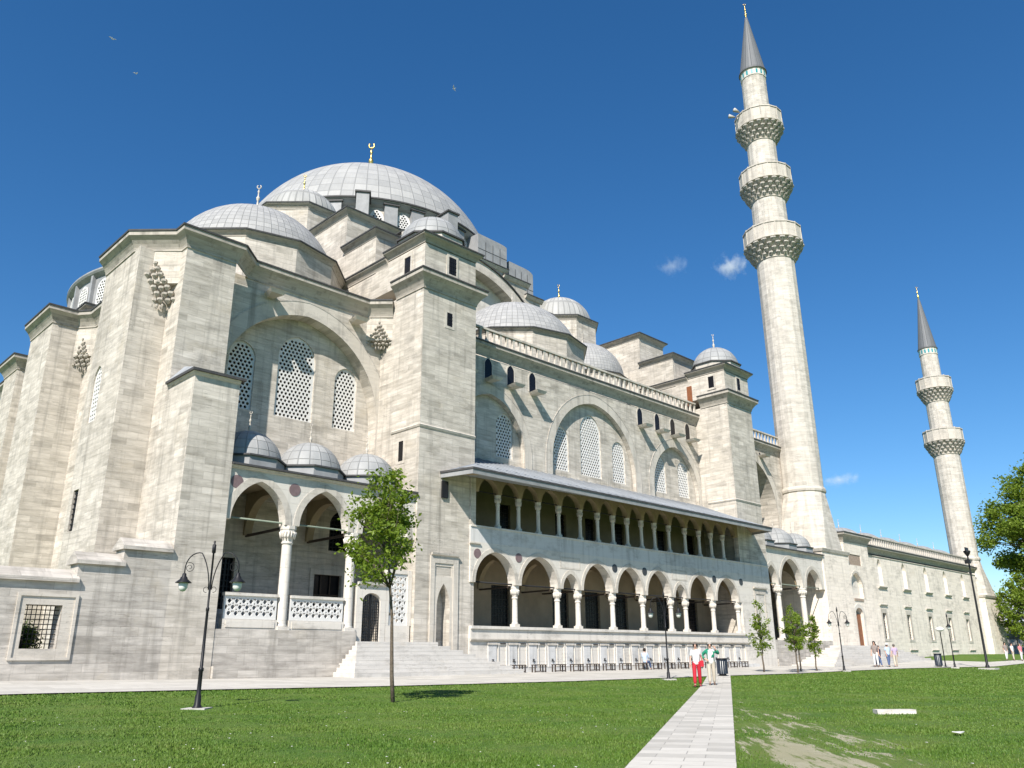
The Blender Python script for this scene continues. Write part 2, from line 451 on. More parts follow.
# chamfer fills under the diagonal cornices, with stalactite corbels
def corbel(p, q, z0, z1, zt, back):
    """p,q plan ends of the diagonal face; solid fill above, stalactite tiers below"""
    mb = MB(); mb.prism([p, q, back], z1, zt)
    c = build(mb, 'corbel', 'stone', mosque)
    P, Q = Vector(p), Vector(q); d = (Q-P); ln = d.length; d /= ln; n = Vector((d.y, -d.x)); Bk = Vector(back)
    if (Bk-P).dot(n) > 0: n = -n
    dep = abs((Bk-P).dot(n))
    st = MB(); tiers = 8
    for j in range(tiers):
        z = z0+(z1+1.15-z0)*j/tiers; h = (z1+1.15-z0)/tiers*0.82
        w = ln*((.45+.6*j) if j < 1 else (1.02-.92*(j-1)/(tiers-2)))
        cnt = max(1, 8-j)
        for i in range(cnt):
            u = ln/2+(i-(cnt-1)/2)*w/max(cnt,1)
            proj = (.10 if z > z1 else -.35*dep*(1-(z-z0)/(z1-z0+.01)))+.11*((i+j) % 2)
            c0 = P+d*u+n*proj; r = w/cnt*.42
            poly = [(c0+d*a*r+n*b*r) for a, b in ((-1,-.9),(-.9,.25),(0,.75),(.9,.25),(1,-.9))]
            pin = [(c0+d*a*r*.25+n*(b*r*.2-r*.5)) for a, b in ((-1,-.9),(-.9,.25),(0,.75),(.9,.25),(1,-.9))]
            st.prism(pin, z, z+h*.55, poly); st.prism(poly, z+h*.55, z+h)
    build(st, 'stalactite_carving', 'cornice_stone', c)
corbel((12.62, 39.5-.05), (14.3, 37.8), 17.6, 18.9, 20.75, (14.3, 38.9))
corbel((14.05, 52.2), (14.8, 51.2), 17.9, 18.8, 20.75, (14.8, 52.2))
corbel((25.95, 38.4), (27.05, 37.3), 18.7, 19.2, 20.75, (27.05, 38.4))
# corner buttress facing the court: low block with its lead hood, taller block behind
stone_box('corner_buttress', 14.3, 16.9, 37.2, 43, 0, 20.7)
lowb = stone_box('corner_buttress', 14.3, 16.45, 34.4, 37.19, 0.2, 13.35)
mb = MB(); mb.box(14.1, 16.65, 34.18, 37.19, 13.42, 13.54); cap = build(mb, 'lead_cap', 'lead_dark', lowb)
mb = MB(); mb.add([(14.12,34.2,13.541),(16.63,34.2,13.541),(16.63,37.18,13.541),(14.12,37.18,13.541),(14.9,37.18,14.5),(15.85,37.18,14.5)],
   [(0,1,5,4),(1,2,5),(3,0,4),(2,3,4,5),(3,2,1,0)]); build(mb, 'lead_slope', 'lead_roof', cap)
mb = MB(); mb.sweep([(14.3,37.19),(14.3,34.4),(16.45,34.4)], [(0,13.25),(.06,13.3),(.12,13.415),(0,13.415)]); build(mb, 'eaves_moulding', 'trim', lowb)
cornice(mosque, [(14.8,98),(14.8,79.5),(12.6,79.2)], 20.2)
cornice(mosque, [(14.8,72),(14.8,66.2),(13.6,66.2),(13.6,63),(14.2,63),(14.8,62.2),(14.8,56.6),(12.65,56.6)], 21.66)
cornice(mosque, [(12.65,56.6),(12.65,52.2),(14.05,52.2),(14.8,51.2),(14.8,43.4)], 21.66)
cornice(mosque, [(12.62,43.4),(12.62,39.5),(14.3,37.8),(14.3,37.2),(16.95,37.2),(18.15,38.4),(25.95,38.4),(27.05,37.3)], 21.66)

# ---- recessed wall with the great arch (left bay and its twin beside the minaret)
def recess(x0, x1, aw, apex, left):
    yb = 39.25 if left else 41.2
    cx = (x0+x1)/2 if not left else 22.0
    p = MB()
    zs = 14.15; big = arch_hole(cx, aw, 10.0, zs, apex-zs, 14)
    p.plate(rect(x0, x1, 9.2, 20.75), [big], (0,YW,0), SX, SN, .84 if left else 2.7)
    build(p, 'recess_wall', 'stone', mosque)
    p = MB(); p.plate(arch_ring(cx, aw, zs, apex-zs, .78, 14, 10.0), [], (0,YW-.03,0), SX, SN, .05)
    build(p, 'arch_band', 'trim', mosque)
    p = MB(); p.plate(arch_ring(cx, aw+.78, zs, apex-zs+.82, .07, 14, 10.0), [], (0,YW-.045,0), SX, SN, .06)
    build(p, 'arch_groove', 'stone_old', mosque)
    holes = [arch_hole(cx, 1.17, 13.72, 17.2, 1.35, 8)]+[arch_hole(cx+s*3.27, .76, 13.72, 16.6, .85, 8) for s in (-1,1)]
    low = [rect(cx-3.95, cx-2.55, 3.5, 6.0), rect(cx+2.0, cx+3.75, 3.4, 5.5), arch_hole(cx+3.5, .7, 6.8, 8.2, .8, 6)]
    t = MB(); t.plate(rect(x0, x1, .2, 20.2), (holes if left else [])+low, (0,yb,0), SX, SN, .45)
    build(t, 'recess_back_wall', 'stone', mosque)
    if left:
        lattice_window(mosque, cx, 1.17, 13.72, 17.2, 1.35, yb+.1)
        for s in (-1,1): lattice_window(mosque, cx+s*3.27, .76, 13.72, 16.6, .85, yb+.1)
    for k, lw in enumerate(low):
        p = MB(); p.plate(lw, [], (0,yb+.3,0), SX, SN, .04); w = build(p, 'porch_window', 'dark', mosque)
        xs = [q[0] for q in lw]; zs_ = [q[1] for q in lw]; f = MB()
        n = 3 if k == 1 else 7
        for i in range(n+1):
            x = min(xs)+(max(xs)-min(xs))*i/n; f.box(x-.03, x+.03, yb+.2, yb+.26, min(zs_), max(zs_)-(.5 if k == 2 else 0))
        for i in range((2 if k == 1 else 9)+1):
            z = min(zs_)+(max(zs_)-min(zs_))*i/(2 if k == 1 else 9); f.box(min(xs), max(xs), yb+.205, yb+.265, z-.03, z+.03)
        build(f, 'window_bars', 'wood_brown' if k == 1 else 'iron', w)
        if k < 2:
            f = MB(); f.plate(rect(min(xs)-.25, max(xs)+.25, min(zs_)-.22, max(zs_)+.3), [rect(min(xs)+.01, max(xs)-.01, min(zs_)+.01, max(zs_)-.01)], (0,yb-.05,0), SX, SN, .1)
            build(f, 'window_frame', 'trim', w)
recess(16.55, 27.1, 4.98, 19.55, True)
recess(64.05, 76.4, 4.6, 19.4, False)
stone_box('porch_back_wall', 16.6, 27.0, 39.0, 39.2, 9.0, 9.4, 'stone_old')

# rain spouts with their little keyhole niches
def spout(x, y, z, niche=True):
    mb = MB(); mb.prism([(x-.16,y+.1),(x+.16,y+.1),(x+.26,y-.4),(x+.36,y-.85),(x-.36,y-.85),(x-.26,y-.4)], z-.2, z+.0, [(x-.34,y+.1),(x+.34,y+.1),(x+.4,y-.4),(x+.5,y-.95),(x-.5,y-.95),(x-.4,y-.4)])
    s = build(mb, 'rain_spout', 'trim', mosque)
    if niche:
        mb = MB(); mb.plate(arch_hole(x-.02, .33, z+.04, z+1.0, .5, 6), [], (0,y-.012,0), SX, SN, .03); build(mb, 'niche_opening', 'dark', s)
        mb = MB(); mb.plate(arch_ring(x-.02, .33, z+1.0, .5, .09, 6, z+.04), [], (0,y-.03,0), SX, SN, .06); build(mb, 'niche_frame', 'trim', s)
    else:
        mb = MB(); mb.plate(arch_hole(x, .14, z+.12, z+.2, .14, 5), [], (0,y-.012,0), SX, SN, .03); build(mb, 'niche_opening', 'dark', s)
for x in (19.55, 25.0): spout(x, YW, 20.15, False)

# ---- porches
def column(parent, x, y, z0, zc, zt, r, name='column', mat='marble', cap_w=None):
    """base, shaft and faceted stalactite capital"""
    cw = cap_w or r*1.5
    mb = MB(); mb.rev([(r*1.02,z0+.3),(r,z0+.5),(r*.94,zc-.12)], (x,y,0), 20)
    o = build(mb, name, mat, parent)
    mb = MB(); b = r*1.22
    mb.box(x-b, x+b, y-b, y+b, z0, z0+.16); mb.rev([(b*.95,z0+.16),(b*1.0,z0+.2),(b*.82,z0+.27),(r*1.03,z0+.3)], (x,y,0), 20)
    mb.rev([(r*.96,zc-.12),(r*1.12,zc-.10),(r*1.12,zc-.03),(r*.98,zc)], (x,y,0), 20)
    build(mb, 'column_base', mat, o)
    mb = MB(); h = zt-zc
    mb.rev([(r*1.0,zc),(r*1.1,zc+h*.2),(r*1.35,zc+h*.3),(r*1.32,zc+h*.5),(cw*1.0,zc+h*.62),(cw*.98,zc+h*.78)], (x,y,0), 8, PI/8, 2*PI+PI/8, smooth=False)
    for k in range(16):
        a = 2*PI*k/16; rr = r*1.3; mb.tube([(x+rr*math.cos(a),y+rr*math.sin(a),zc+h*.18),(x+cw*math.cos(a),y+cw*math.sin(a),zc+h*.62)], r*.13, 5, r*.2)
    mb.rev([(.001,zc+h*.78),(cw*1.06,zc+h*.78),(cw*1.06,zt),(.001,zt)], (x,y,0), 8, PI/8, 2*PI+PI/8, smooth=False)
    build(mb, 'capital', mat, o)
    return o
def roundel(x, z, r, y, mat='porphyry'):
    mb = MB(); mb.plate(circ(x, z, r, 20), [], (0,y-.02,0), SX, SN, .05); return build(mb, 'roundel', mat, mosque)

def porch(x0, x1, arches, cols, zbase, zs, ztop, domes, plinth, xg=None):
    xp = xg or x1
    y = 34.55
    out = [(x0, zs-.02)]
    # arcade outline with open arches: go along the top, then back along the arch soffits
    pts = [(x1, ztop), (x0, ztop), (x0, zs)]
    for (c, a, rise) in arches:
        pts += list(reversed(arch(c, a, zs, rise, 10)))
    pts += [(x1, zs)]
    mb = MB(); mb.plate(pts, [], (0,y,0), SX, SN, .55); build(mb, 'porch_arcade', 'marble', mosque)
    for (c, a, rise) in arches:
        mb = MB(); mb.plate(arch_ring(c, a, zs+.02, rise-.02, .32, 10), [], (0,y-.025,0), SX, SN, .04); build(mb, 'arch_moulding', 'trim', mosque)
    for cx in cols: column(mosque, cx, y+.28, zbase, zs-.72, zs-.005, .245)
    # tie rods
    mb = MB(); mb.tube([(x0+.1,y+.28,zs+.12),(x1-.05,y+.28,zs+.12)], .045, 6); build(mb, 'tie_rod', 'green_rod', mosque)
    for cx in cols:
        mb = MB(); mb.box(cx-.05, cx+.05, y+.5, 38.95, zs-.08, zs+.04); build(mb, 'tie_beam', 'wood_brown', mosque)
    # ceiling with transverse arches
    mb = MB(); mb.box(x0, x1, y+.56, 38.95, ztop-.25, ztop-.05); build(mb, 'porch_ceiling', 'soffit', mosque)
    for cx in cols:
        pp = [(-(38.9), ztop-.26), (-(38.9), zs)]+list(reversed(arch(-(y+.55+38.9)/2, (38.9-y-.55)/2-.15, zs, 1.75, 8)))+[(-(y+.56), zs), (-(y+.56), ztop-.26)]
        mb = MB(); mb.plate(list(reversed(pp)), [], (cx-.2,0,0), QX, QN, .4); build(mb, 'cross_arch', 'soffit', mosque)
    # eaves and roof
    mb = MB(); mb.sweep([(x0,y),(x1,y)], [(0,ztop-.02),(.1,ztop),(.16,ztop+.10),(0,ztop+.10)]); build(mb, 'eaves_moulding', 'trim', mosque)
    mb = MB(); mb.box(x0+.02, x1-.02, y-.27, 38.35, ztop+.11, ztop+.2); build(mb, 'porch_roof', 'lead_dark', mosque)
    for (dx, R) in domes:
        mb = MB(); mb.prism(ngon(dx, 36.35, R*1.0, 8), ztop+.2, ztop+.72); o = build(mb, 'dome_drum', 'lead_grey', mosque)
        mb = MB(); mb.prism(ngon(dx, 36.35, R*1.06, 8), ztop+.721, ztop+.80); build(mb, 'drum_edge', 'lead_dark', o)
        dome(mosque, (dx, 36.35, ztop+.62), R, ztop+.80, 'lead_small', 'porch_dome', 32, 1.1, 10, fmat='trim')
    if plinth:
        mb = MB(); mb.box(x0+.01, xp-.01, y-.12, y+.7, .2, zbase); build(mb, 'porch_plinth', 'stone_old', mosque)
        mb = MB(); mb.box(x0+.012, xp-.012, y-.34, y-.121, .2, .92); build(mb, 'plinth_ledge', 'stone_old', mosque)
    mb = MB(); mb.box(x0+.02, xp-.02, y+.701, 38.93, zbase-.3, zbase); build(mb, 'porch_floor', 'steps', mosque)
    if xg: mb = MB(); mb.box(xg, x1-.02, y-.1, 38.93, 1.5, 1.92); build(mb, 'gate_floor', 'steps', mosque)

A1 = [(18.06,1.36,1.86),(21.52,1.36,1.86),(25.15,1.42,1.86)]
porch(16.46, 27.04, A1, [19.76, 23.3], 2.42, 7.1, 9.42, [(18.1,1.66),(21.5,1.66),(25.0,1.66)], True, 23.62)
roundel(16.85, 8.8, .3, 34.55); roundel(19.79, 8.8, .3, 34.55)
A2 = [(65.05,1.0,1.6),(68.5,1.95,2.35),(72.62,1.45,1.7)]
porch(64.12, 74.9, A2, [66.3, 70.75], 2.42, 6.88, 9.85, [(65.8,1.6),(69.5,1.75),(73.0,1.6)], True)
# openwork marble balustrades of the left porch
def openwork(x0, x1, z0, z1, y):
    poly = rect(x0, x1, z0, z1); mb = MB()
    inner = rect(x0+.05, x1-.05, z0+.1, z1-.1)
    hs = []; p = .33; nx = max(1, int((x1-x0-.16)/p)); p = (x1-x0-.16)/nx; nz = max(1, round((z1-z0-.2)/(p*.87))); row = 0
    for j in range(nz):
        zc = z0+.1+(z1-z0-.2)*(j+.5)/nz
        for i in range(nx+(1 if j % 2 else 0)):
            xc = x0+.08+p*(i+(0 if j % 2 else .5))
            r = p*.30
            c = [(min(max(a, x0+.06), x1-.06), b) for a, b in circ(xc, zc, r, 6)]
            if max(q[0] for q in c)-min(q[0] for q in c) > .05: hs.append(c)
            for k in range(6):
                t = PI/6+k*PI/3; q = (xc+p*.47*math.cos(t), zc+p*.47*math.sin(t))
                if k in (0, 1, 2) and x0+.13 < q[0] < x1-.13 and z0+.12 < q[1] < z1-.12: hs.append(circ(q[0], q[1], p*.125, 5))
    mb.plate(poly, hs, (0,y,0), SX, SN, .12)
    return build(mb, 'openwork_panel', 'lattice', mosque)
for x0, x1 in ((16.9, 19.42), (20.1, 22.95)):
    openwork(x0, x1, 2.86, 3.84, 34.7)
    mb = MB(); mb.box(x0-.02, x1+.02, 34.62, 34.92, 3.842, 3.97); mb.box(x0-.04, x1+.04, 34.62, 34.92, 2.424, 2.858); mb.box(x0+.1, x1-.1, 34.59, 34.62, 2.5, 2.78)
    build(mb, 'balustrade_frame', 'marble', mosque)
# gate bay
mb = MB(); mb.plate(rect(23.66, 25.42, 1.92, 4.62), [[(24.02,1.93),(25.1,1.93)]+arch(24.56, .54, 3.85, .42, 8)], (0,34.62,0), SX, SN, .3)
gatef = build(mb, 'gate_surround', 'marble', mosque)
mb = MB(); mb.sweep([(23.66,34.62),(25.42,34.62)], [(0,4.624),(.12,4.66),(.16,4.78),(0,4.78)]); build(mb, 'gate_cornice', 'marble', gatef)
mb = MB()
for i in range(10):
    x = 24.05+i*.114; mb.box(x-.012, x+.012, 34.74, 34.765, 1.97, 3.98+.25*(1-abs(i-4.5)/4.5))
for i in range(15): mb.box(24.03, 25.09, 34.732, 34.739, 2.05+i*.13, 2.075+i*.13)
mb.box(24.53, 24.59, 34.72, 34.78, 1.97, 4.2); mb.box(24.02,24.07,34.72,34.78,1.97,3.85); mb.box(25.05,25.1,34.72,34.78,1.97,3.85)
build(mb, 'iron_gate', 'iron', gatef)
openwork(25.62, 26.78, 2.75, 5.3, 34.7)
mb = MB(); mb.box(25.45, 26.95, 34.62, 34.95, 1.9, 2.745); mb.box(25.44, 25.615, 34.62, 34.95, 2.75, 5.5); mb.box(26.785, 27.03, 34.62, 34.95, 2.75, 5.5); mb.box(25.62,26.78,34.64,34.95,5.305,5.5)
build(mb, 'panel_frame', 'marble', mosque)

# ---- steps up to the left gate
mb = MB()
for i in range(8):
    z = .40+.195*(i+1)
    mb.box(22.3+.17*i, 33.1-.66*i, 32.5+.235*i, 34.3, (.25 if i == 0 else z-.194), z)
build(mb, 'entrance_steps', 'steps', mosque)
mb = MB()
for i in range(9):
    z = .30+.19*(i+1)
    mb.box(66.2+.95*i, 90.5-.75*i, 30.6+.33*i, 34.36, (.2 if i == 0 else z-.189), z)
build(mb, 'entrance_steps', 'steps', mosque)

# ---- buttress towers with domed turret and stepped weights behind
def tower(x0, x1, mirror):
    t = stone_box('buttress_tower', x0, x1, Y0+.6, 39.4, 0.2, 21.75)
    f = MB(); f.plate(rect(x0, x1, .2, 21.75), [] if mirror else [[(28.5,1.33),(29.42,1.33)]+arch(28.96, .46, 3.7, 1.25, 8)], (0,Y0,0), SX, SN, .599); build(f, 'front_wall', 'stone', t)
    cornice(t, [(x0,37.0),(x0,Y0),(x1,Y0),(x1,37.0)], 22.75, scale=1.05, out=1.1)
    def hb(nm, bx, nmat='stone'): return build(MB().box(*bx), nm, nmat, t)
    hb('turret_block', (x0+.03, x1-.03, Y0+.03, 39.42, 22.6, 24.65))
    hb('flank_wall', (x0+.05, x1-.05, 39.3, 43.2, 20.5, 24.35))
    cornice(t, [(x0+.03,38.2),(x0+.03,Y0+.03),(x1-.03,Y0+.03),(x1-.03,38.2)], 25.25, scale=.55, out=.75)
    cornice(t, [(x0+.05,43.3),(x0+.05,38.1)], 24.95, scale=.55, out=.6)
    cornice(t, [(x1-.05,38.1),(x1-.05,43.3)], 24.95, scale=.55, out=.6)
    build(MB().box(x0+.1, x1-.1, Y0+.1, 43.2, 24.4, 25.0), 'turret_roof', 'lead_grey', t)
    hb('weight_block', (x0+.04, x1-.04, 39.55, 43.2, 24.96, 27.1)); cornice(t, [(x0+.04,43.2),(x0+.04,39.55),(x1-.04,39.55),(x1-.04,43.2)], 27.55, scale=.5, out=.7)
    build(MB().box(x0+.1, x1-.1, 39.6, 43.25, 27.1, 27.5), 'block_roof', 'lead_grey', t)
    hb('weight_block', (x0+.06, x1-.06, 43.15, 50.5, 20.55, 30.15)); cornice(t, [(x0+.06,50.4),(x0+.06,43.15),(x1-.06,43.15),(x1-.06,50.4)], 30.6, scale=.5, out=.7)
    build(MB().box(x0+.1, x1-.1, 43.2, 50.4, 30.15, 30.5), 'block_roof', 'lead_grey', t)
    cx = (x0+x1)/2
    mb = MB(); mb.prism(ngon(cx, 36.35, 1.98, 8), 25.0, 25.75); d = build(mb, 'turret_drum', 'trim', t)
    mb = MB(); mb.sweep(ngon(cx, 36.35, 1.98, 8), [(-.2,25.72),(.12,25.76),(.12,25.86),(-.2,25.9)], True); build(mb, 'drum_edge', 'lead_dark', d)
    dome(t, (cx, 36.35, 25.62), 2.06, 25.8, 'lead_small', 'turret_dome', 36, 1.5 if mirror else 0, 10, fmat='trim')
    mb = MB(); mb.sweep([(x0,37),(x0,Y0),(x1,Y0)], [(0,13.28),(.05,13.32),(.09,13.42),(0,13.5)]); build(mb, 'string_course', 'trim', t)
    # windows
    def win(x, z0, z1, w):
        f = MB(); f.plate(rect(x-w/2-.16, x+w/2+.16, z0-.16, z1+.16), [rect(x-w/2, x+w/2, z0, z1)], (0,Y0-.02,0), SX, SN, .08); fo = build(f, 'window_frame', 'trim', t)
        g = MB(); g.plate(rect(x-w/2, x+w/2, z0, z1), [], (0,Y0-.012,0), SX, SN, .02); build(g, 'window_pane', 'dark', fo)
        g = MB()
        for i in (1,2,3): g.box(x-w/2+w*i/4-.015, x-w/2+w*i/4+.015, Y0-.03, Y0-.014, z0, z1)
        for i in (1,2,3): g.box(x-w/2, x+w/2, Y0-.032, Y0-.016, z0+(z1-z0)*i/4-.015, z0+(z1-z0)*i/4+.015)
        build(g, 'window_bars', 'iron', fo)
    def swin(y, z0, z1, w, mat='dark', fr=.16):
        f = MB(); f.plate(rect(-y-w/2-fr, -y+w/2+fr, z0-fr, z1+fr), [rect(-y-w/2, -y+w/2, z0, z1)], (x0-.03 if z0 > 22 else x0-.02,0,0), QX, QN, .08); fo = build(f, 'window_frame', 'trim', t)
        g = MB(); g.plate(rect(-y-w/2, -y+w/2, z0, z1), [], (x0+.005 if z0 > 22 else x0-.004,0,0), QX, QN, .02); build(g, 'window_pane' if mat == 'dark' else 'door_leaf', mat, fo)
    if not mirror:
        win(29.2, 23.2, 24.35, .58); win(29.05, 19.8, 20.65, .42); swin(36.05, 23.2, 24.25, .6)
        swin(36.03, 11.6, 12.75, .42)
        g = MB(); g.box(28.68, 29.1, Y0-.12, Y0-.005, 9.54, 10.48); b = build(g, 'iron_lamp_cage', 'iron', t)
        # tall mihrab niche panel on the front
        f = MB(); f.plate(rect(28.02, 29.95, 1.3, 6.38), [rect(28.3, 29.6, 1.32, 6.0)], (0,Y0-.09,0), SX, SN, .12); n = build(f, 'niche_frame', 'trim', t)
        f = MB(); f.sweep([(28.02,Y0-.09),(29.95,Y0-.09)], [(0,6.385),(.1,6.42),(.12,6.52),(0,6.52)]); build(f, 'niche_cornice', 'trim', n)
        f = MB(); f.plate(rect(28.3, 29.6, 1.32, 6.0), [[(28.5,1.33),(29.42,1.33)]+arch(28.96, .46, 3.7, 1.25, 8), rect(28.4,29.5,5.3,5.85)], (0,Y0-.04,0), SX, SN, .035); build(f, 'niche_panel', 'trim', n)
    else:
        g = MB(); g.box(x0-.04, x0+.02, 37.75, 38.25, 22.2, 24.0); build(g, 'door_leaf', 'wood_door', t)
        swin(35.75, 23.35, 24.4, .55); win(62.35, 23.3, 24.4, .5)
        f = MB(); f.plate(rect(61.35, 63.2, 3.0, 6.3), [rect(61.6, 62.95, 3.25, 5.9)], (0,34.3-.05,0), SX, SN, .08); n = build(f, 'niche_frame', 'trim', t)
        f = MB(); f.sweep([(61.2,34.25),(63.3,34.25)], [(0,6.305),(.12,6.34),(.14,6.44),(0,6.44)]); build(f, 'niche_cornice', 'trim', n)
    # pier turret with ribbed cupola
    px, py = (29.1, 53.1) if not mirror else (60.0, 53.1); R = 3.12 if not mirror else 3.42
    mb = MB(); mb.prism(ngon(px, py, 3.6, 8), 20.55, 33.5); p = build(mb, 'pier_turret', 'stone', mosque)
    cornice(p, ngon(px, py, 3.6, 8), 34.0, True, scale=.5, out=.6)
    dome(p, (px, py, 33.9), R, 34.05, 'lead_rib', 'ribbed_cupola', 40, 1.9, 12)
tower(27.05, 31.15, False)
tower(60.1, 64.1, True)

# ---- two storey gallery between the towers
gy = 34.3
xL, xR = 30.8, 64.07
xE = 60.09
C = [34.55, 38.2, 40.11, 43.55, 46.83, 50.11, 51.96, 55.6, 59.16]
bays = []
prev = 31.1
for c in C: bays.append((prev, c)); prev = c
pts = [(xR, 7.36), (xL, 7.36), (xL, 5.14)]
gar = []
for i, (a, b) in enumerate(bays):
    small = b-a < 2.2
    l = a+(.24 if i else .06); r = b-.24
    gar.append(((l+r)/2, (r-l)/2, .95 if small else 1.76))
for (c, a, rise) in gar: pts += list(reversed(arch(c, a, 5.14, rise, 10)))
pts += [(59.4, 5.14), (59.4, .25), (xR, .25)]
mb = MB(); mb.plate(pts, [], (0,gy,0), SX, SN, .6); build(mb, 'lower_arcade', 'marble', mosque)
for (c, a, rise) in gar:
    mb = MB(); mb.plate(arch_ring(c, a, 5.15, rise-.01, .24, 10), [], (0,gy-.03,0), SX, SN, .05); build(mb, 'arch_moulding', 'trim', mosque)
for x in C: column(mosque, x, gy+.3, 2.84, 4.5, 5.135, .165, cap_w=.25)
for i, x in enumerate([31.3]+[34.55, 43.55+.0, 46.83, 55.6, 59.5]):
    pass
for x in (31.55, 34.62, 45.2, 48.4): pass
for x, mt in ((31.32,'porphyry'),(34.6,'porphyry'),(43.58,'roundel_dark'),(46.85,'roundel_dark'),(55.62,'roundel_dark'),(59.5,'roundel_dark')): roundel(x, 6.72, .27, gy, mt)
for x in (39.15, 51.03):
    mb = MB(); mb.plate(rect(x-.95, x+.95, 6.36, 7.1), [rect(x-.85, x+.85, 6.46, 7.0)], (0,gy-.015,0), SX, SN, .04); build(mb, 'blank_panel', 'trim', mosque)
mb = MB(); mb.tube([(31.2,gy+.3,5.2),(59.4,gy+.3,5.2)], .04, 6); build(mb, 'tie_rod', 'iron', mosque)
for x in C:
    mb = MB(); mb.box(x-.04, x+.04, gy+.6, 37.6, 5.05, 5.15); build(mb, 'tie_beam', 'wood_brown', mosque)
# back wall of both storeys with its dark doors and windows
gh = [rect(x-.8, x+.8, 2.95, 5.45) for x in (36.35, 41.9, 45.2, 48.35, 53.5, 57.4)]+[rect(x-.55, x+.55, 8.2, 10.55) for x in (36.7, 42.1, 45.25, 48.6, 53.9, 58.0)]
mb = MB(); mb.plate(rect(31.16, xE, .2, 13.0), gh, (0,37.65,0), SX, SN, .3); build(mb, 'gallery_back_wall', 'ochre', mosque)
for h in gh:
    mb = MB(); mb.plate(h, [], (0,37.85,0), SX, SN, .04); o = build(mb, 'gallery_window', 'dark', mosque)
    x0, x1, z0, z1 = h[0][0], h[1][0], h[0][1], h[2][1]; mb = MB()
    for i in range(1,6): mb.box(x0+(x1-x0)*i/6-.012, x0+(x1-x0)*i/6+.012, 37.75, 37.775, z0, z1)
    for i in range(1,9): mb.box(x0, x1, 37.755, 37.78, z0+(z1-z0)*i/9-.012, z0+(z1-z0)*i/9+.012)
    build(mb, 'window_bars', 'iron', o)
mb = MB(); mb.box(31.16, xE, gy+.61, 37.64, 7.05, 7.3); build(mb, 'gallery_floor', 'soffit', mosque)
mb = MB(); mb.box(31.16, xE, gy+.61, 37.64, 2.5, 2.8); build(mb, 'arcade_floor', 'steps', mosque)
for x in (C[0], C[1], C[3], C[4], C[5], C[7], C[8]):
    pp = [(-37.64, 7.04), (-37.64, 5.15)]+list(reversed(arch(-(gy+.6+37.64)/2, (37.64-gy-.6)/2-.1, 5.15, 1.6, 8)))+[(-(gy+.61), 5.15), (-(gy+.61), 7.04)]
    mb = MB(); mb.plate(list(reversed(pp)), [], (x-.17,0,0), QX, QN, .34); build(mb, 'cross_arch', 'soffit', mosque)
# parapet and fountain wall
mb = MB(); mb.box(xL, 59.95, gy-.16, gy+.62, 2.68, 2.835); build(mb, 'rail_slab', 'marble', mosque)
mb = MB(); mb.box(xL, 59.9, gy-.06, gy+.5, 2.16, 2.679); build(mb, 'gallery_parapet', 'marble', mosque)
mb = MB(); mb.sweep([(xL,gy-.02),(59.9,gy-.02)], [(0,2.02),(.06,2.05),(.12,2.12),(.12,2.155),(0,2.155)]); build(mb, 'parapet_moulding', 'trim', mosque)
mb = MB(); mb.box(xL, 59.9, gy+.02, gy+.5, .3, 2.159); build(mb, 'fountain_wall', 'marble', mosque)
mb = MB(); mb.box(xL, 60.5, gy-.42, gy-.001, .25, .62); build(mb, 'fountain_kerb', 'marble_blue', mosque)
NT_ = 17
for i in range(NT_):
    x = 32.45+i*1.602
    mb = MB(); mb.box(x-.31, x+.31, gy-.05, gy+.019, .66, 1.98); p = build(mb, 'fountain_panel', 'marble_blue', mosque)
    mb = MB(); mb.box(x-.37, x+.37, gy-.1, gy-.051, 1.86, 1.96); build(mb, 'panel_moulding', 'trim', p)
    mb = MB(); mb.tube([(x,gy-.05,.98),(x,gy-.2,.98),(x,gy-.22,.9)], .028, 6); mb.tube([(x,gy-.1,.98),(x,gy-.1,1.08)], .035, 6); mb.tube([(x-.07,gy-.1,1.08),(x+.07,gy-.1,1.08)], .022, 6); mb.rev([(.075,-.012),(.075,.012)], (x,gy-.065,.98), 8); build(mb, 'tap', 'iron', p)
    x2 = x+.8
    mb = MB(); mb.plate(rect(x2-.36, x2+.36, .7, 1.98), [rect(x2-.29, x2+.29, .78, 1.86)], (0,gy-.045,0), SX, SN, .064); q = build(mb, 'pilaster_panel', 'marble', mosque)
    mb = MB(); mb.box(x2-.22, x2+.22, gy-.07, gy-.046, 1.9, 1.95); build(mb, 'panel_moulding', 'wood_brown', q)
# upper storey
U = [31.3, 33.11, 34.83, 36.54, 38.42, 40.47, 42.24, 43.85, 45.42, 47.02, 48.57, 50.34, 52.39, 54.28, 55.94, 57.64, 59.47]
pts = [(59.72, 11.55), (31.2, 11.55), (31.2, 10.24)]
for i in range(len(U)-1):
    l, r = U[i]+.14, U[i+1]-.14; pts += list(reversed(arch((l+r)/2, (r-l)/2, 10.24, .84, 8)))
pts += [(59.72, 10.24)]
for a_, b_ in ((xL, 31.199), (59.721, xR)):
    mb = MB(); mb.plate(rect(a_, b_, 8.3, 11.5), [], (0,gy+.02,0), SX, SN, .4); build(mb, 'end_wall', 'stone', mosque)
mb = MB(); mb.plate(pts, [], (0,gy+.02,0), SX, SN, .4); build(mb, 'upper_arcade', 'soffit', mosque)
mb = MB(); mb.box(xL, xR, gy+.0, gy+.5, 7.361, 8.2); build(mb, 'upper_parapet', 'marble_blue', mosque)
mb = MB(); mb.box(xL, xR, gy-.06, gy+.52, 8.201, 8.29); build(mb, 'rail_slab', 'marble', mosque)
mb = MB(); mb.sweep([(30.7,gy-.005),(31.5,gy-.005)], [(0,7.2),(.1,7.25),(.1,7.32),(0,7.32)]); build(mb, 'string_moulding', 'trim', mosque)
for i, x in enumerate(U[1:-1]): column(mosque, x, gy+.22, 8.295, 9.72, 10.235, .12, cap_w=.19)
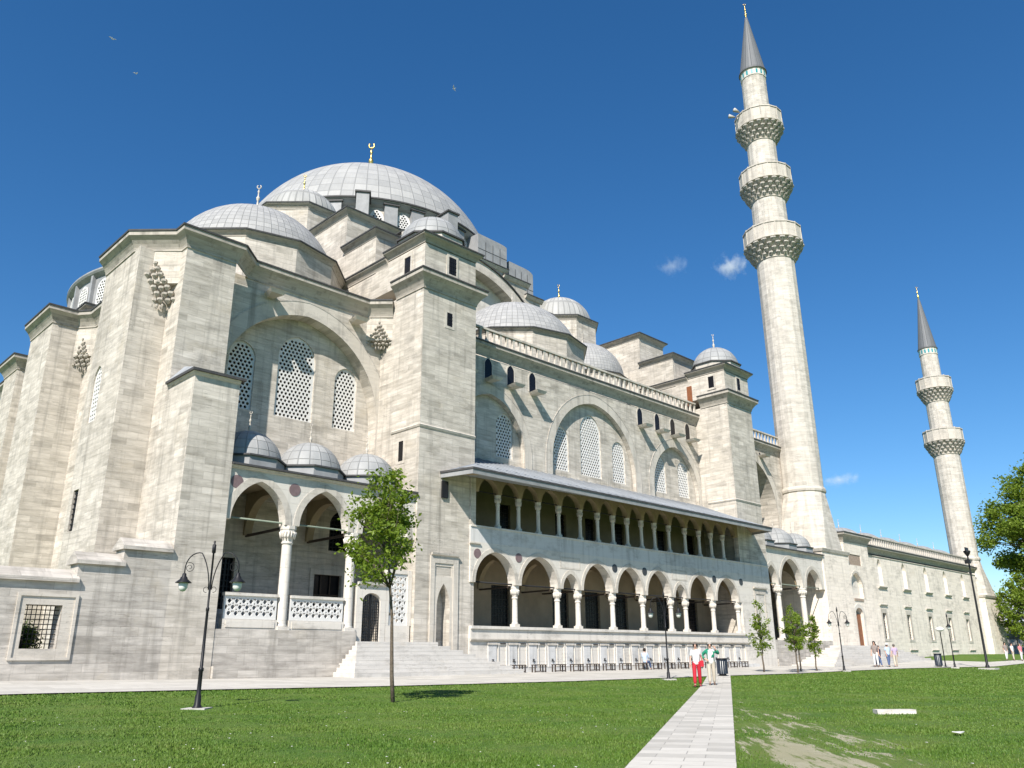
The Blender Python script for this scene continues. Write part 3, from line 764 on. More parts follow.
mb = MB(); mb.tube([(31.2,gy+.22,10.3),(59.7,gy+.22,10.3)], .03, 6); build(mb, 'tie_rod', 'iron', mosque)
# lead canopy
ex0, ex1, ey, ez = 29.13, 61.5, 32.3, 10.98
wy, wz = 37.6, 13.2
mz = lambda y: ez+(wz-ez)*(y-ey)/(wy-ey)
mb = MB()
top = [(ex0,ey,ez),(ex1,ey,ez),(62.0,Y0,ez+.02),(60.05,Y0,mz(Y0)),(60.05,wy,wz),(31.2,wy,wz),(31.2,Y0,mz(Y0)),(28.64,Y0,ez+.02)]
mb.add(top+[(x,y,z-.06) for x,y,z in top], [tuple(range(8)), tuple(range(15,7,-1))]+[(i,(i+1)%8,8+(i+1)%8,8+i) for i in range(8)])
can = build(mb, 'canopy_roof', 'lead_roof', mosque)
mb = MB(); n = 44
for i in range(1, n):
    x = ex0+(ex1-ex0)*i/n; yb = wy if 31.2 < x < 60 else Y0-.1
    zt = wz if 31.2 < x < 60 else mz(Y0-.1)*.5+ez*.5
    mb.tube([(x,ey+.02,ez+.02),(x,yb-.02,zt+.02)], .025, 5)
build(mb, 'standing_seam', 'lead_roof', can)
mb = MB(); mb.sweep([(28.64,Y0-.01),(ex0,ey),(ex1,ey),(62.0,Y0-.01)], [(-.04,ez-.34),(.03,ez-.34),(.05,ez-.1),(-.04,ez-.1)]); build(mb, 'fascia_board', 'lead_grey', can)
mb = MB(); mb.sweep([(28.62,Y0-.01),(ex0,ey),(ex1,ey),(62.02,Y0-.01)], [(-.04,ez-.09),(.09,ez-.09),(.09,ez+.02),(-.04,ez+.04)]); build(mb, 'lead_edge', 'lead_dark', can)
mb = MB(); sf = [(ex0+.06,ey+.05),(ex1-.06,ey+.05),(61.9,Y0-.02),(28.75,Y0-.02)]; 
mb.add([(28.75,Y0-.02,ez-.15),(ex0+.06,ey+.05,ez-.2),(30.85,ey+.05,ez-.2),(30.85,gy-.01,ez+.62),(60.05,ey+.05,ez-.2),(60.05,gy-.01,ez+.62),(ex1-.06,ey+.05,ez-.2),(61.9,Y0-.02,ez-.15)], [(0,1,2),(0,2,3),(3,2,4,5),(5,4,7),(4,6,7)])
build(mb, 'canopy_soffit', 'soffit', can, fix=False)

# ---- upper wall with three great arches
yu = 37.6; yt = 37.98; CU = 46.15
AR = [(35.4, 3.2, 14.1, 3.65), (CU, 4.8, 14.2, 5.1), (56.5, 3.2, 14.1, 3.65)]
mb = MB(); mb.plate(rect(31.1, 60.15, 12.6, 20.2), [arch_hole(c, a, 13.1, zs, rise, 13) for c, a, zs, rise in AR], (0,yu,0), SX, SN, .35); build(mb, 'upper_wall', 'stone', mosque)
for c, a, zs, rise in AR:
    mb = MB(); mb.plate(arch_ring(c, a, zs, rise, .62, 13, 13.12), [], (0,yu-.03,0), SX, SN, .05); build(mb, 'arch_band', 'trim', mosque)
    mb = MB(); mb.plate(arch_ring(c, a+.62, zs, rise+.65, .06, 13, 13.12), [], (0,yu-.045,0), SX, SN, .06); build(mb, 'arch_groove', 'stone_old', mosque)
WN = [(CU-.1, 1.17, 17.1, 1.4), (CU-3.4, .76, 16.2, .8), (CU+3.2, .76, 16.2, .8)]
for c in (35.4, 56.4): WN += [(c-1.65, .76, 16.0, .8), (c+1.65, .76, 16.0, .8)]
mb = MB(); mb.plate(rect(31.1, 60.15, 12.6, 20.2), [arch_hole(c, a, 13.75, zs, r, 8) for c, a, zs, r in WN], (0,yt,0), SX, SN, .4); build(mb, 'upper_tympanum', 'stone', mosque)
for c, a, zs, r in WN: lattice_window(mosque, c, a, 13.75, zs, r, yt+.08)
for x in (33.0, 35.2, 37.3, 39.45, 51.9, 54.25, 56.45, 58.65): spout(x, yu, 18.7)
cornice(mosque, [(31.15,yu),(60.1,yu)], 21.2, scale=.95, out=.85)
def balustrade(parent, x0, x1, y, z, h, step):
    mb = MB(); mb.box(x0, x1, y-.1, y+.14, z, z+.1); mb.box(x0, x1, y-.11, y+.15, z+h-.14, z+h); b = build(mb, 'balustrade_rail', 'trim', parent)
    n = int((x1-x0)/step); w = .13; st = MB()
    st.prism([(-w,-.06),(w,-.06),(w,.1),(-w,.1)], z+.1, z+h*.5, [(-w*.55,-.05),(w*.55,-.05),(w*.55,.09),(-w*.55,.09)])
    st.prism([(-w*.55,-.05),(w*.55,-.05),(w*.55,.09),(-w*.55,.09)], z+h*.5, z+h-.14, [(-w,-.06),(w,-.06),(w,.1),(-w,.1)])
    b0 = build(st, 'baluster', 'trim', b, origin=(0,0,0)); po = ORG[b.name]
    for i in range(n+1):
        o = b0 if i == 0 else b0.copy()
        if i: COL.objects.link(o)
        o.parent = b; o.location = Vector((x0+.1+(x1-x0-.2)*i/n, y, 0))-po
balustrade(mosque, 31.2, 60.05, yu-.05, 21.3, 1.0, .62)
# the bay by the minaret
cornice(mosque, [(64.1,YW),(76.4,YW)], 21.2, scale=.95, out=.85)
balustrade(mosque, 64.2, 76.3, YW-.05, 21.3, 1.0, .62)
for x in (66.2, 72.4): spout(x, YW, 19.75, False)

# ---- aisle domes on twelve sided drums
def drum12(c, ap, z0, z1):
    poly = ngon(c[0], c[1], ap, 12, PI/12)
    mb = MB(); mb.prism(poly, z0, z1-.4); o = build(mb, 'dome_drum', 'stone', mosque)
    cornice(o, poly, z1, True, scale=.42, out=.55, d=.6)
    return o
drum12((21.75,45.7), 5.6, 20.55, 24.8); dome(mosque, (21.75,45.7,23.55), 5.45, 24.7, 'lead_dome', 'aisle_dome', 56, 2.4, fmat='trim')
drum12((CX,45.7), 5.85, 20.55, 25.4); dome(mosque, (CX,45.7,23.85), 5.8, 25.3, 'lead_dome', 'aisle_dome', 56, 1.6, fmat='trim')
for x in (35.6, 55.6):
    drum12((x,46.4), 3.75, 20.55, 25.3); dome(mosque, (x,46.4,25.3), 3.78, 25.3, 'lead_dome', 'aisle_dome', 48, 1.3, fmat='trim')
drum12((69.4,45.7), 5.0, 20.55, 22.9); dome(mosque, (69.4,45.7,21.8), 4.9, 22.9, 'lead_dome', 'aisle_dome', 48, 1.6, fmat='trim')

# ---- stepped screen wall and great arch below the drum
sx_ = [(a_+.3*(a_ > 0), z_-.95) for a_, z_ in [(0,37.75),(4.3,37.75),(4.3,37.2),(7.3,37.2),(7.3,36.05),(9.2,36.05),(9.2,34.95),(10.7,34.95),(10.7,33.7),(12.4,33.7),(12.4,32.3),(14.2,32.3)]]
R_ = [(CX+a, z) for a, z in sx_]; L_ = [(CX-a, z) for a, z in reversed(sx_)][:-1]
outl = [(CX-14.5,20.6),(CX+14.5,20.6)]+list(reversed(L_+R_))
mb = MB(); mb.plate(outl, [arch_hole(CX, 9.9, 21.0, 25.6, 9.95, 18)], (0,51.3,0), SX, SN, 1.4); sc = build(mb, 'stepped_arch_wall', 'stone', mosque)
mb = MB(); mb.plate(arch_ring(CX, 9.9, 25.6, 9.95, 1.0, 18, 21.0), [], (0,51.2,0), SX, SN, .12); build(mb, 'arch_band', 'trim', sc)
mb = MB(); mb.plate(arch_ring(CX, 10.9, 25.6, 9.95+1.05, .10, 18, 21.0), [], (0,51.05,0), SX, SN, .26); build(mb, 'lead_edge', 'lead_dark', sc)
for i in range(0, len(sx_), 2):
    a0, z = sx_[i]; a1 = sx_[i+1][0]
    for s in ((1,-1) if a0 else (1,)):
        x0, x1 = (CX+s*a0, CX+s*a1) if a0 else (CX-a1, CX+a1); x0, x1 = min(x0,x1)-.25, max(x0,x1)+.25
        mb = MB(); mb.sweep([(x0,51.3),(x1,51.3)], [(0,z-.42),(.12,z-.36),(.3,z-.12),(.3,z-.04),(0,z-.04)]); build(mb, 'step_cornice', 'trim', sc)
        mb = MB(); mb.box(x0-.05, x1+.05, 50.93, 52.8, z-.039, z+.05); build(mb, 'lead_edge', 'lead_dark', sc)
th = [arch_hole(CX+dx, .85, 25.5+abs(dx)*0, 28.3, .95, 6) for dx in (-7,-4.2,-1.4,1.4,4.2,7)]
mb = MB(); mb.plate(rect(CX-12, CX+12, 20.6, 36), th, (0,52.4,0), SX, SN, .25); build(mb, 'tympanum_wall', 'marble', mosque)
for dx in (-7,-4.2,-1.4,1.4,4.2,7): lattice_window(mosque, CX+dx, .85, 25.5, 28.3, .95, 52.5, .3, .105)
stone_box('dome_podium', CX-14, CX+14, 53.2, 84, 20.56, 35.7)
build(MB().box(CX-14.2, CX+14.2, 53.1, 84.2, 35.71, 35.95), 'podium_roof', 'lead_grey', mosque)
# ---- drum, its windows and lead clad buttresses, the great dome
mb = MB(); mb.rev([(13.0,35.9),(13.0,42.0)], (CX,CY,0), 96); drum = build(mb, 'main_drum', 'stone', mosque)
mb = MB(); mb.rev([(13.0,41.55),(13.3,41.75),(13.5,41.95),(13.65,42.05),(13.65,42.12),(12.9,42.3)], (CX,CY,0), 96, smooth=False); build(mb, 'drum_cornice', 'lead_grey', drum)
mb = MB(); mb.rev([(13.5,42.10),(13.78,42.10),(13.78,42.24),(13.3,42.36)], (CX,CY,0), 96, smooth=False); build(mb, 'lead_edge', 'lead_dark', drum)
for k in range(32):
    a = rad(-114.5+11.25*k); ca, sa = math.cos(a), math.sin(a)
    if not (-175 < ((-114.5+11.25*k+180) % 360)-180 < 15): continue
    big = k in (31, 2)
    r0, r1, w, zt = (12.7, 15.3, .58, 41.7) if big else (12.7, 13.45, .62, 41.75)
    P = lambda r, t, z: (CX+r*ca-t*sa, CY+r*sa+t*ca, z)
    mb = MB()
    vs = [P(r0,-w,35.8),P(r1,-w,35.8),P(r1,w,35.8),P(r0,w,35.8),P(r0,-w,zt),P(r1,-w,zt),P(r1,w,zt),P(r0,w,zt)]
    mb.add(vs, [(0,3,2,1),(4,5,6,7),(0,1,5,4),(1,2,6,5),(2,3,7,6),(3,0,4,7)])
    o = build(mb, 'drum_buttress', 'lead_grey', mosque)
    mb = MB(); e = .14
    vs = [P(r0,-w-e,zt+.002),P(r1+e,-w-e,zt+.002),P(r1+e,w+e,zt+.002),P(r0,w+e,zt+.002),P(r0,-w-e,zt+.16),P(r1+e,-w-e,zt+.16),P(r1+e,w+e,zt+.16),P(r0,w+e,zt+.16)]
    mb.add(vs, [(0,3,2,1),(4,5,6,7),(0,1,5,4),(1,2,6,5),(2,3,7,6),(3,0,4,7)]); build(mb, 'lead_edge', 'lead_dark', o)
    a2 = a+rad(5.625); n2 = (math.cos(a2), math.sin(a2), 0); u2 = (-n2[1], n2[0], 0)
    poly = arch_hole(0, .66, 37.2, 40.5, .8, 6)
    mb = MB(); mb.plate(poly, lattice_holes(poly, .27, .095), (CX+13.08*n2[0], CY+13.08*n2[1], 0), u2, n2, .05); w_ = build(mb, 'lattice_window', 'lattice', mosque)
    mb = MB(); mb.plate(poly, [], (CX+13.02*n2[0], CY+13.02*n2[1], 0), u2, n2, .02); build(mb, 'window_pane', 'dark', w_)
dome(mosque, (CX, CY, 37.73), 14.32, 42.2, 'lead_dome', 'great_dome', 128, 5.6, 26)
for bx in ((49.3,53.3,54.2,58.2,41.6,.2),(54.0,57.6,54.6,58.6,40.3,.5)):
    x0,x1,y0,y1,zt,r = bx
    mb = MB(); n=8
    prof = [(x0, 33), (x1, 33)]+[(x1-1.3+1.3*math.cos(PI/2*i/n), zt-1.0*r+1.0*r*math.sin(PI/2*i/n)) for i in range(n+1)]+[(x0, zt+.05)]
    mb.plate(prof, [], (0,y0,0), SX, SN, y1-y0); o = build(mb, 'lead_buttress', 'lead_grey', mosque)
    mb = MB()
    for z in range(34, int(zt), 2): mb.box(x0-.015, x1+.015, y0-.02, y0, z, z+.05)
    for i in (1,2,3): mb.box(x0+(x1-x0)*i/4, x0+(x1-x0)*i/4+.05, y0-.022, y0-.001, 33, zt-.6)
    build(mb, 'lead_seam', 'lead_dark', o)
    if r < .3:
        mb = MB(); mb.plate(arch_hole(x0+.9, .5, 37.6, 38.4, .5, 6), [], (0,y0-.02,0), SX, SN, .03); build(mb, 'vent_opening', 'dark', o)
# ---- half dome on the qibla side
hx_, hy_, hr = 32.0, 68.4, 13.9
mb = MB(); mb.rev([(hr,20.6),(hr,30.2)], (hx_,hy_,0), 64, rad(85), rad(275)); hd = build(mb, 'half_dome_drum', 'lead_grey', mosque)
mb = MB(); mb.rev([(hr,30.2),(hr+.35,30.45),(hr+.45,30.6),(hr+.45,30.72),(hr-.6,30.9)], (hx_,hy_,0), 64, rad(85), rad(275), smooth=False); build(mb, 'drum_cornice', 'lead_grey', hd)
for k in range(15):
    a = rad(95+12*k); a2 = a+rad(6)
    n2 = (math.cos(a2), math.sin(a2), 0); u2 = (-n2[1], n2[0], 0)
    poly = arch_hole(0, .75, 27.0, 29.1, .8, 6)
    mb = MB(); mb.plate(poly, lattice_holes(poly, .28, .1), (hx_+(hr+.08)*n2[0], hy_+(hr+.08)*n2[1], 0), u2, n2, .06); w_ = build(mb, 'lattice_window', 'lattice', mosque)
    mb = MB(); mb.plate(poly, [], (hx_+(hr+.015)*n2[0], hy_+(hr+.015)*n2[1], 0), u2, n2, .02); build(mb, 'window_pane', 'dark', w_)
    n1 = (math.cos(a), math.sin(a)); P = lambda r, t, z: (hx_+r*n1[0]-t*n1[1], hy_+r*n1[1]+t*n1[0], z)
    mb = MB(); vs = [P(hr-.1,-.14,26),P(hr+.28,-.14,26),P(hr+.28,.14,26),P(hr-.1,.14,26),P(hr-.1,-.14,30.5),P(hr+.28,-.14,30.5),P(hr+.28,.14,30.5),P(hr-.1,.14,30.5)]
    mb.add(vs, [(0,3,2,1),(4,5,6,7),(0,1,5,4),(1,2,6,5),(2,3,7,6),(3,0,4,7)]); build(mb, 'drum_rib', 'lead_grey', mosque)
mb = MB(); prof = [(13.2*math.cos(PI/2*i/12)+.001, 30.8+4.6*math.sin(PI/2*i/12)) for i in range(13)]
mb.rev(prof, (hx_,hy_,0), 64, rad(85), rad(275)); build(mb, 'half_dome', 'lead_dome', mosque, origin=(hx_,hy_,26))
stone_box('corner_block', 14.9, 20, 53.6, 60, 20.5, 22.3)
cornice(mosque, [(14.9,60),(14.9,53.6),(20,53.6)], 22.95, scale=.6, out=.8)

# ------------------------------------------------------------------ minarets
def minaret(x, y, z0, k, levels, spire, tip, base, label):
    """levels: (parapet foot z, shaft radius below, shaft radius above, balcony radius)"""
    m = empty('minaret', (x, y, z0), label, 'minaret', 'minarets of the mosque')
    nseg = 16
    def rv(prof, nm, mat, n=nseg, smooth=False, parent=m, mb=None):
        mb = mb or MB(); mb.rev(prof, (x,y,0), n, PI/n, 2*PI+PI/n, smooth=smooth); return build(mb, nm, mat, parent, origin=(x,y,z0) if parent is m else None)
    bx, bw, bz, ring = base
    mb = MB(); mb.box(bx[0], bx[1], bx[2], bx[3], z0, bz); b = build(mb, 'minaret_base', 'stone_pale', m)
    mb = MB(); mb.sweep([(bx[0],bx[3]),(bx[0],bx[2]),(bx[1],bx[2]),(bx[1],bx[3])], [(0,bz-.4),(.1,bz-.3),(.18,bz-.05),(.18,bz),(0,bz)]); build(mb, 'base_moulding', 'trim', b)
    r0 = levels[0][1]
    # faceted transition from the square base to the shaft
    hw, hd = (bx[1]-bx[0])/2, (bx[3]-bx[2])/2; cxb, cyb = (bx[0]+bx[1])/2, (bx[2]+bx[3])/2
    lo_ = []
    for i in range(nseg):
        a = 2*PI*(i+.5)/nseg; ca, sa = math.cos(a), math.sin(a); s = min(hw/abs(ca) if abs(ca) > 1e-6 else 1e9, hd/abs(sa) if abs(sa) > 1e-6 else 1e9)
        lo_.append((cxb+ca*s, cyb+sa*s))
    hi_ = [(x+(r0+.05)*math.cos(2*PI*(i+.5)/nseg), y+(r0+.05)*math.sin(2*PI*(i+.5)/nseg)) for i in range(nseg)]
    mb = MB(); mb.prism(lo_, bz+.001, ring-.2, hi_); build(mb, 'transition', 'minaret', m, origin=(x,y,z0))
    rv([(r0,ring-.3),(r0+.16,ring-.2),(r0+.2,ring),(r0+.12,ring+.2),(r0,ring+.3)], 'ring_moulding', 'trim')
    zb = ring
    for (zf, ra, rb, R) in levels:
        h = 1.95*k
        rv([(ra,zb),(ra*.985,zf-h)], 'shaft', 'minaret')
        # stalactite corbelling
        core = MB(); core.rev([(ra,zf-h-.12),(ra+.07,zf-h-.06),(ra+.07,zf-h),(ra+.02,zf-h+.05),(ra+(R-ra)*.45,zf-h*.45),(R*.93,zf-.15),(R,zf-.1)], (x,y,0), nseg, PI/nseg, 2*PI+PI/nseg, smooth=False)
        bal = build(core, 'balcony', 'trim', m, origin=(x,y,z0))
        st = MB(); nt_ = 4; nn = 20
        for j in range(nt_):
            f0, f1 = j/nt_, (j+1)/nt_
            rr = ra+(R-ra)*(f0*.95+.1); zz0 = zf-h+h*f0*.92; hh = h/nt_*.9
            for i in range(nn):
                a = 2*PI*(i+(.5 if j % 2 else 0))/nn; w = PI*rr/nn*.72; pr = (R-ra)/nt_*1.15
                ca, sa = math.cos(a), math.sin(a)
                Q = lambda r, t: (x+r*ca-t*sa, y+r*sa+t*ca)
                rin = ra+(R-ra)*(f0*.75)-.02
                top = [Q(rin,-w),Q(rr+pr*.75,-w*.8),Q(rr+pr,0),Q(rr+pr*.75,w*.8),Q(rin,w)]
                bot = [Q(rin,-w*.3),Q(rr*.98,-w*.2),Q(rr,0),Q(rr*.98,w*.2),Q(rin,w*.3)]
                st.prism(bot, zz0, zz0+hh*.7, top); st.prism(top, zz0+hh*.7, zz0+hh)
        build(st, 'stalactite_corbel', 'stone_old', bal)
        ph = 1.75*k
        wl = MB(); wl.rev([(R-.02,zf-.1),(R+.08,zf-.06),(R+.08,zf+.08),(R-.02,zf+.1)], (x,y,0), nseg, PI/nseg, 2*PI+PI/nseg, smooth=False)
        wl.rev([(R-.03,zf),(R-.03,zf+ph),(R-.15,zf+ph),(R-.15,zf)], (x,y,0), nseg, PI/nseg, 2*PI+PI/nseg, smooth=False)
        wl.rev([(R+.04,zf+ph-.12),(R+.04,zf+ph+.02),(R-.2,zf+ph+.02),(R-.2,zf+ph-.12)], (x,y,0), nseg, PI/nseg, 2*PI+PI/nseg, smooth=False)
        fl = MB(); fl.rev([(rb-.05,zf+.02),(R-.1,zf+.02)], (x,y,0), nseg, smooth=False); build(fl, 'balcony_floor', 'stone_old', bal)
        pp = wl
        for i in range(nseg):
            a = 2*PI*(i+.5)/nseg; r = (R-.03)/math.cos(0)+.0; ca, sa = math.cos(a), math.sin(a)
            for t in (-.045, ):
                pp.prism([(x+(r-.1)*ca-.05*sa, y+(r-.1)*sa+.05*ca),(x+(r+.035)*ca-.05*sa, y+(r+.035)*sa+.05*ca),(x+(r+.035)*ca+.05*sa, y+(r+.035)*sa-.05*ca),(x+(r-.1)*ca+.05*sa, y+(r-.1)*sa-.05*ca)], zf+.1, zf+ph+.1)
        build(wl, 'balcony_parapet', 'trim', bal)
        dr = MB(); a = rad(-120); ca, sa = math.cos(a), math.sin(a); r = rb*.975
        dr.prism([(x+(r-.1)*ca-.3*sa, y+(r-.1)*sa+.3*ca),(x+(r+.04)*ca-.3*sa, y+(r+.04)*sa+.3*ca),(x+(r+.04)*ca+.3*sa, y+(r+.04)*sa-.3*ca),(x+(r-.1)*ca+.3*sa, y+(r-.1)*sa-.3*ca)], zf+.05, zf+1.9*k)
        build(dr, 'balcony_door', 'dark', bal)
        zb = zf; rlast = rb
    zs, rs = spire
    rv([(rlast,zb),(rlast*.97,zs-1.0)], 'shaft', 'minaret')
    rv([(rlast*.97,zs-1.0),(rlast*1.02,zs-.95),(rlast*1.02,zs-.1),(rlast*1.08,zs)], 'tile_band', 'marble')
    tb = MB()
    for i in range(nseg):
        a = 2*PI*i/nseg; ca, sa = math.cos(a), math.sin(a); r = rlast*1.02*math.cos(PI/nseg); w = .11
        tb.prism([(x+(r-.05)*ca-w*sa, y+(r-.05)*sa+w*ca),(x+(r+.02)*ca-w*sa, y+(r+.02)*sa+w*ca),(x+(r+.02)*ca+w*sa, y+(r+.02)*sa-w*ca),(x+(r-.05)*ca+w*sa, y+(r-.05)*sa-w*ca)], zs-.8, zs-.25)
    build(tb, 'tile_panels', 'tile', m)
    sp = MB(); sp.rev([(rlast,zs-.04),(rs,zs-.04),(rs,zs+.08),(rs*.93,zs+.15),(.16,tip-1.1),(.0,tip-1.0)], (x,y,0), 24, smooth=False)
    s = build(sp, 'spire', 'lead_spire', m, origin=(x,y,zs))
    finial(m, x, y, tip-1.15, 2.3)
    return m
m1 = minaret(77.95, 37.1, 0.2, 1.0, [(44.05,2.05,1.90,3.13),(51.55,1.90,1.64,2.87),(59.2,1.64,1.45,2.66)], (67.15,1.62), 76.7,
   ((74.75,80.3,34.42,39.6), 0, 10.7, 16.7), 'tall near minaret with three stalactite balconies rising beside the mosque')
mb = MB()
for a in (140, 160):
    p0 = (77.95+2.75*math.cos(rad(a)), 37.1+2.75*math.sin(rad(a)), 61.0); p1 = (77.95+3.5*math.cos(rad(a)), 37.1+3.5*math.sin(rad(a)), 61.1)
    mb.tube([p0, p1], .08, 10, .26)
build(mb, 'loudspeaker', 'concrete', m1)
m2 = minaret(123.7, 37.0, 0.6, .95, [(29.8,1.72,1.52,2.58),(37.6,1.52,1.24,2.36)], (44.0,1.36), 53.2,
   ((120.6,126.8,34.5,40.0), 0, 8.5, 13.4), 'shorter far minaret with two balconies at the far end of the courtyard')

# ------------------------------------------------------------------ courtyard building beyond the near minaret
court = empty('courtyard_building', (100, 35.2, 0.5), 'long pale courtyard wall with two rows of windows and a tall portal', 'building')
cyy = 35.2
low = [rect(x-.5, x+.5, 2.75, 5.3) for x in (89.1, 95.6, 101.95, 108.3, 114.5)]
upn = [[(x-.55, 8.1),(x+.55, 8.1)]+arch(x, .55, 9.9, .95, 7) for x in (89.5, 96.1, 102.6, 108.9, 115.2)]
mb = MB(); mb.plate(rect(86.0, 120.62, .2, 11.0), low+upn, (0,cyy,0), SX, SN, .8); build(mb, 'courtyard_wall', 'stone_pale', court)
for p in low:
    x0, x1 = p[0][0], p[1][0]
    f = MB(); f.plate(rect(x0-.3, x1+.3, 2.5, 5.7), [rect(x0,x1,2.75,5.3)], (0,cyy-.03,0), SX, SN, .06); fo = build(f, 'window_frame', 'trim', court)
    f = MB(); f.sweep([(x0-.45,cyy),(x1+.45,cyy)], [(0,6.0),(.14,6.05),(.18,6.15),(0,6.2)]); build(f, 'window_hood', 'trim', fo)
    f = MB(); f.plate(rect(x0, x1, 2.75, 5.3), [], (0,cyy+.35,0), SX, SN, .04); build(f, 'window_pane', 'dark', fo)
    f = MB()
    for i in range(1,5): f.box(x0+(x1-x0)*i/5-.015, x0+(x1-x0)*i/5+.015, cyy+.2, cyy+.23, 2.75, 5.3)
    for i in range(1,10): f.box(x0, x1, cyy+.205, cyy+.235, 2.75+2.55*i/10-.015, 2.75+2.55*i/10+.015)
    build(f, 'window_bars', 'iron', fo)
    f = MB(); f.sweep([(x0-.55,cyy),(x1+.55,cyy)], [(0,1.55),(.1,1.6),(.13,1.68),(0,1.7)]); build(f, 'sill', 'trim', fo)
for p in upn:
    x0, x1 = p[0][0], p[1][0]
    f = MB(); f.plate(p, [], (0,cyy+.3,0), SX, SN, .05); fo = build(f, 'blind_niche', 'lattice', court)
    f = MB(); f.sweep([(x0-.5,cyy),(x1+.5,cyy)], [(0,7.75),(.12,7.8),(.22,7.95),(0,8.0)]); build(f, 'sill', 'trim', fo)
cornice(court, [(86.0,cyy),(120.5,cyy)], 12.0, scale=.75, out=.9)
mb = MB(); mb.sweep([(86.0,cyy),(120.5,cyy)], [(0,11.0),(.07,11.02),(.07,11.1),(0,11.12)]); build(mb, 'string_moulding', 'trim', court)
balustrade(court, 86.1, 120.4, cyy-.02, 12.12, 1.0, .6)
# portal block
px0, px1, py = 80.32, 86.0, 34.75
ph = [(81.1,1.96),(82.75,1.96)]+arch(81.92, .82, 5.0, .55, 8)
ph2 = [(80.95,6.5),(83.6,6.5)]+arch(82.28, 1.32, 7.4, 1.5, 9)
mb = MB(); mb.plate(rect(px0, px1, .2, 11.9), [ph, rect(81.2,84.0,9.65,10.7), ph2], (0,py,0), SX, SN, 1.0); po = build(mb, 'portal', 'stone_pale', court)
mb = MB(); mb.plate(arch_ring(82.28, 1.32, 7.4, 1.5, .22, 9, 6.5), [], (0,py-.04,0), SX, SN, .06); build(mb, 'arch_moulding', 'trim', po)
mb = MB(); mb.plate(ph2, [], (0,py+.35,0), SX, SN, .05); build(mb, 'portal_niche', 'marble', po)
mb = MB(); mb.plate(rect(81.2,84.0,9.65,10.7), [], (0,py+.06,0), SX, SN, .05); build(mb, 'inscription_panel', 'inscription', po)
mb = MB(); mb.box(81.25, 83.3, py-.06, py+.02, 6.2, 6.42); build(mb, 'inscription_band', 'inscription', po)
mb = MB(); mb.plate([(81.1,1.96),(82.75,1.96)]+arch(81.92, .82, 5.0, .55, 8), [], (0,py+.7,0), SX, SN, .06); build(mb, 'doorway_recess', 'dark', po)
mb = MB(); mb.box(81.5, 82.73, py+.25, py+.32, 2.0, 4.95); build(mb, 'door_leaf', 'wood_door', po)
mb = MB(); mb.plate(arch_ring(81.92, .82, 5.0, .55, .35, 8, 1.97), [], (0,py-.05,0), SX, SN, .08); build(mb, 'door_surround', 'marble', po)
cornice(court, [(px0,py+.9),(px0,py),(px1,py),(px1,py+.9)], 12.75, scale=.9, out=.9)
build(MB().box(px0+.1, px1-.1, py+.1, 40, 11.9, 12.7), 'portal_roof', 'lead_grey', court)
mb = MB(); mb.box(80.4, 120.3, 35.9, 42.5, 11.0, 12.1); build(mb, 'arcade_roof', 'lead_roof', court)
build(MB().box(119.8, 120.6, 36.0, 90, .2, 11.0), 'end_wall', 'stone_old', court)
for i in range(7):
    x = 84.5+5.8*i
    mb = MB(); mb.prism(ngon(x, 39.3, 2.6, 8), 12.11, 12.4); build(mb, 'dome_drum', 'lead_grey', court)
    dome(court, (x, 39.3, 11.9), 2.75, 12.4, 'lead_small', 'courtyard_dome', 36, 1.0, 10, fmat='trim')

# ------------------------------------------------------------------ precinct wall on the left
cw = empty('precinct_wall', (8, 34.4, .4), 'weathered stone garden wall with stepped coping and a barred window', 'wall')
wy0, wy1 = 34.4, 35.3
outl = [(-25,.2),(14.297,.2),(14.297,5.4),(12.35,5.4),(12.35,4.72),(10.72,4.72),(10.72,4.0),(-25,4.0)]
wh = rect(9.14, 10.38, 1.6, 3.15)
mb = MB(); mb.plate(outl, [wh], (0,wy0,0), SX, SN, wy1-wy0); build(mb, 'wall', 'stone_old', cw)
for x0, x1, z in ((-25,10.8,4.0),(10.6,12.42,4.72),(12.24,14.25,5.4)):
    mb = MB(); mb.add([(x0,wy0-.16,z+.001),(x1,wy0-.16,z+.001),(x1,wy1+.16,z+.001),(x0,wy1+.16,z+.001),(x0,wy0-.16,z+.14),(x1,wy0-.16,z+.14),(x1,wy1+.16,z+.14),(x0,wy1+.16,z+.14),(x0,wy0+.4,z+.5),(x1,wy0+.4,z+.5)],
      [(0,3,2,1),(0,1,5,4),(1,2,6,9,5),(2,3,7,6),(3,0,4,8,7),(4,5,9,8),(6,7,8,9)])
    build(mb, 'coping', 'stone_old', cw)
mb = MB(); mb.plate(rect(8.82, 10.9, 1.2, 3.56), [rect(8.93, 10.79, 1.3, 3.45)], (0,wy0-.07,0), SX, SN, .1); f = build(mb, 'window_frame', 'trim', cw)
mb = MB(); mb.plate(rect(8.93, 10.79, 1.3, 3.45), [wh], (0,wy0-.02,0), SX, SN, .05); build(mb, 'window_reveal', 'trim', f)
mb = MB()
for i in range(1,8): mb.tube([(9.14+1.24*i/8,wy0+.3,1.6),(9.14+1.24*i/8,wy0+.3,3.15)], .016, 6)
for i in range(1,9): mb.tube([(9.14,wy0+.3,1.6+1.55*i/9),(10.38,wy0+.3,1.6+1.55*i/9)], .016, 6)
build(mb, 'window_bars', 'iron', f)
for p, z, h in (((6.1,36.6),.3,1.9),((8.2,40.5),.3,1.5),((10.6,39.2),.3,1.7)):
    pass

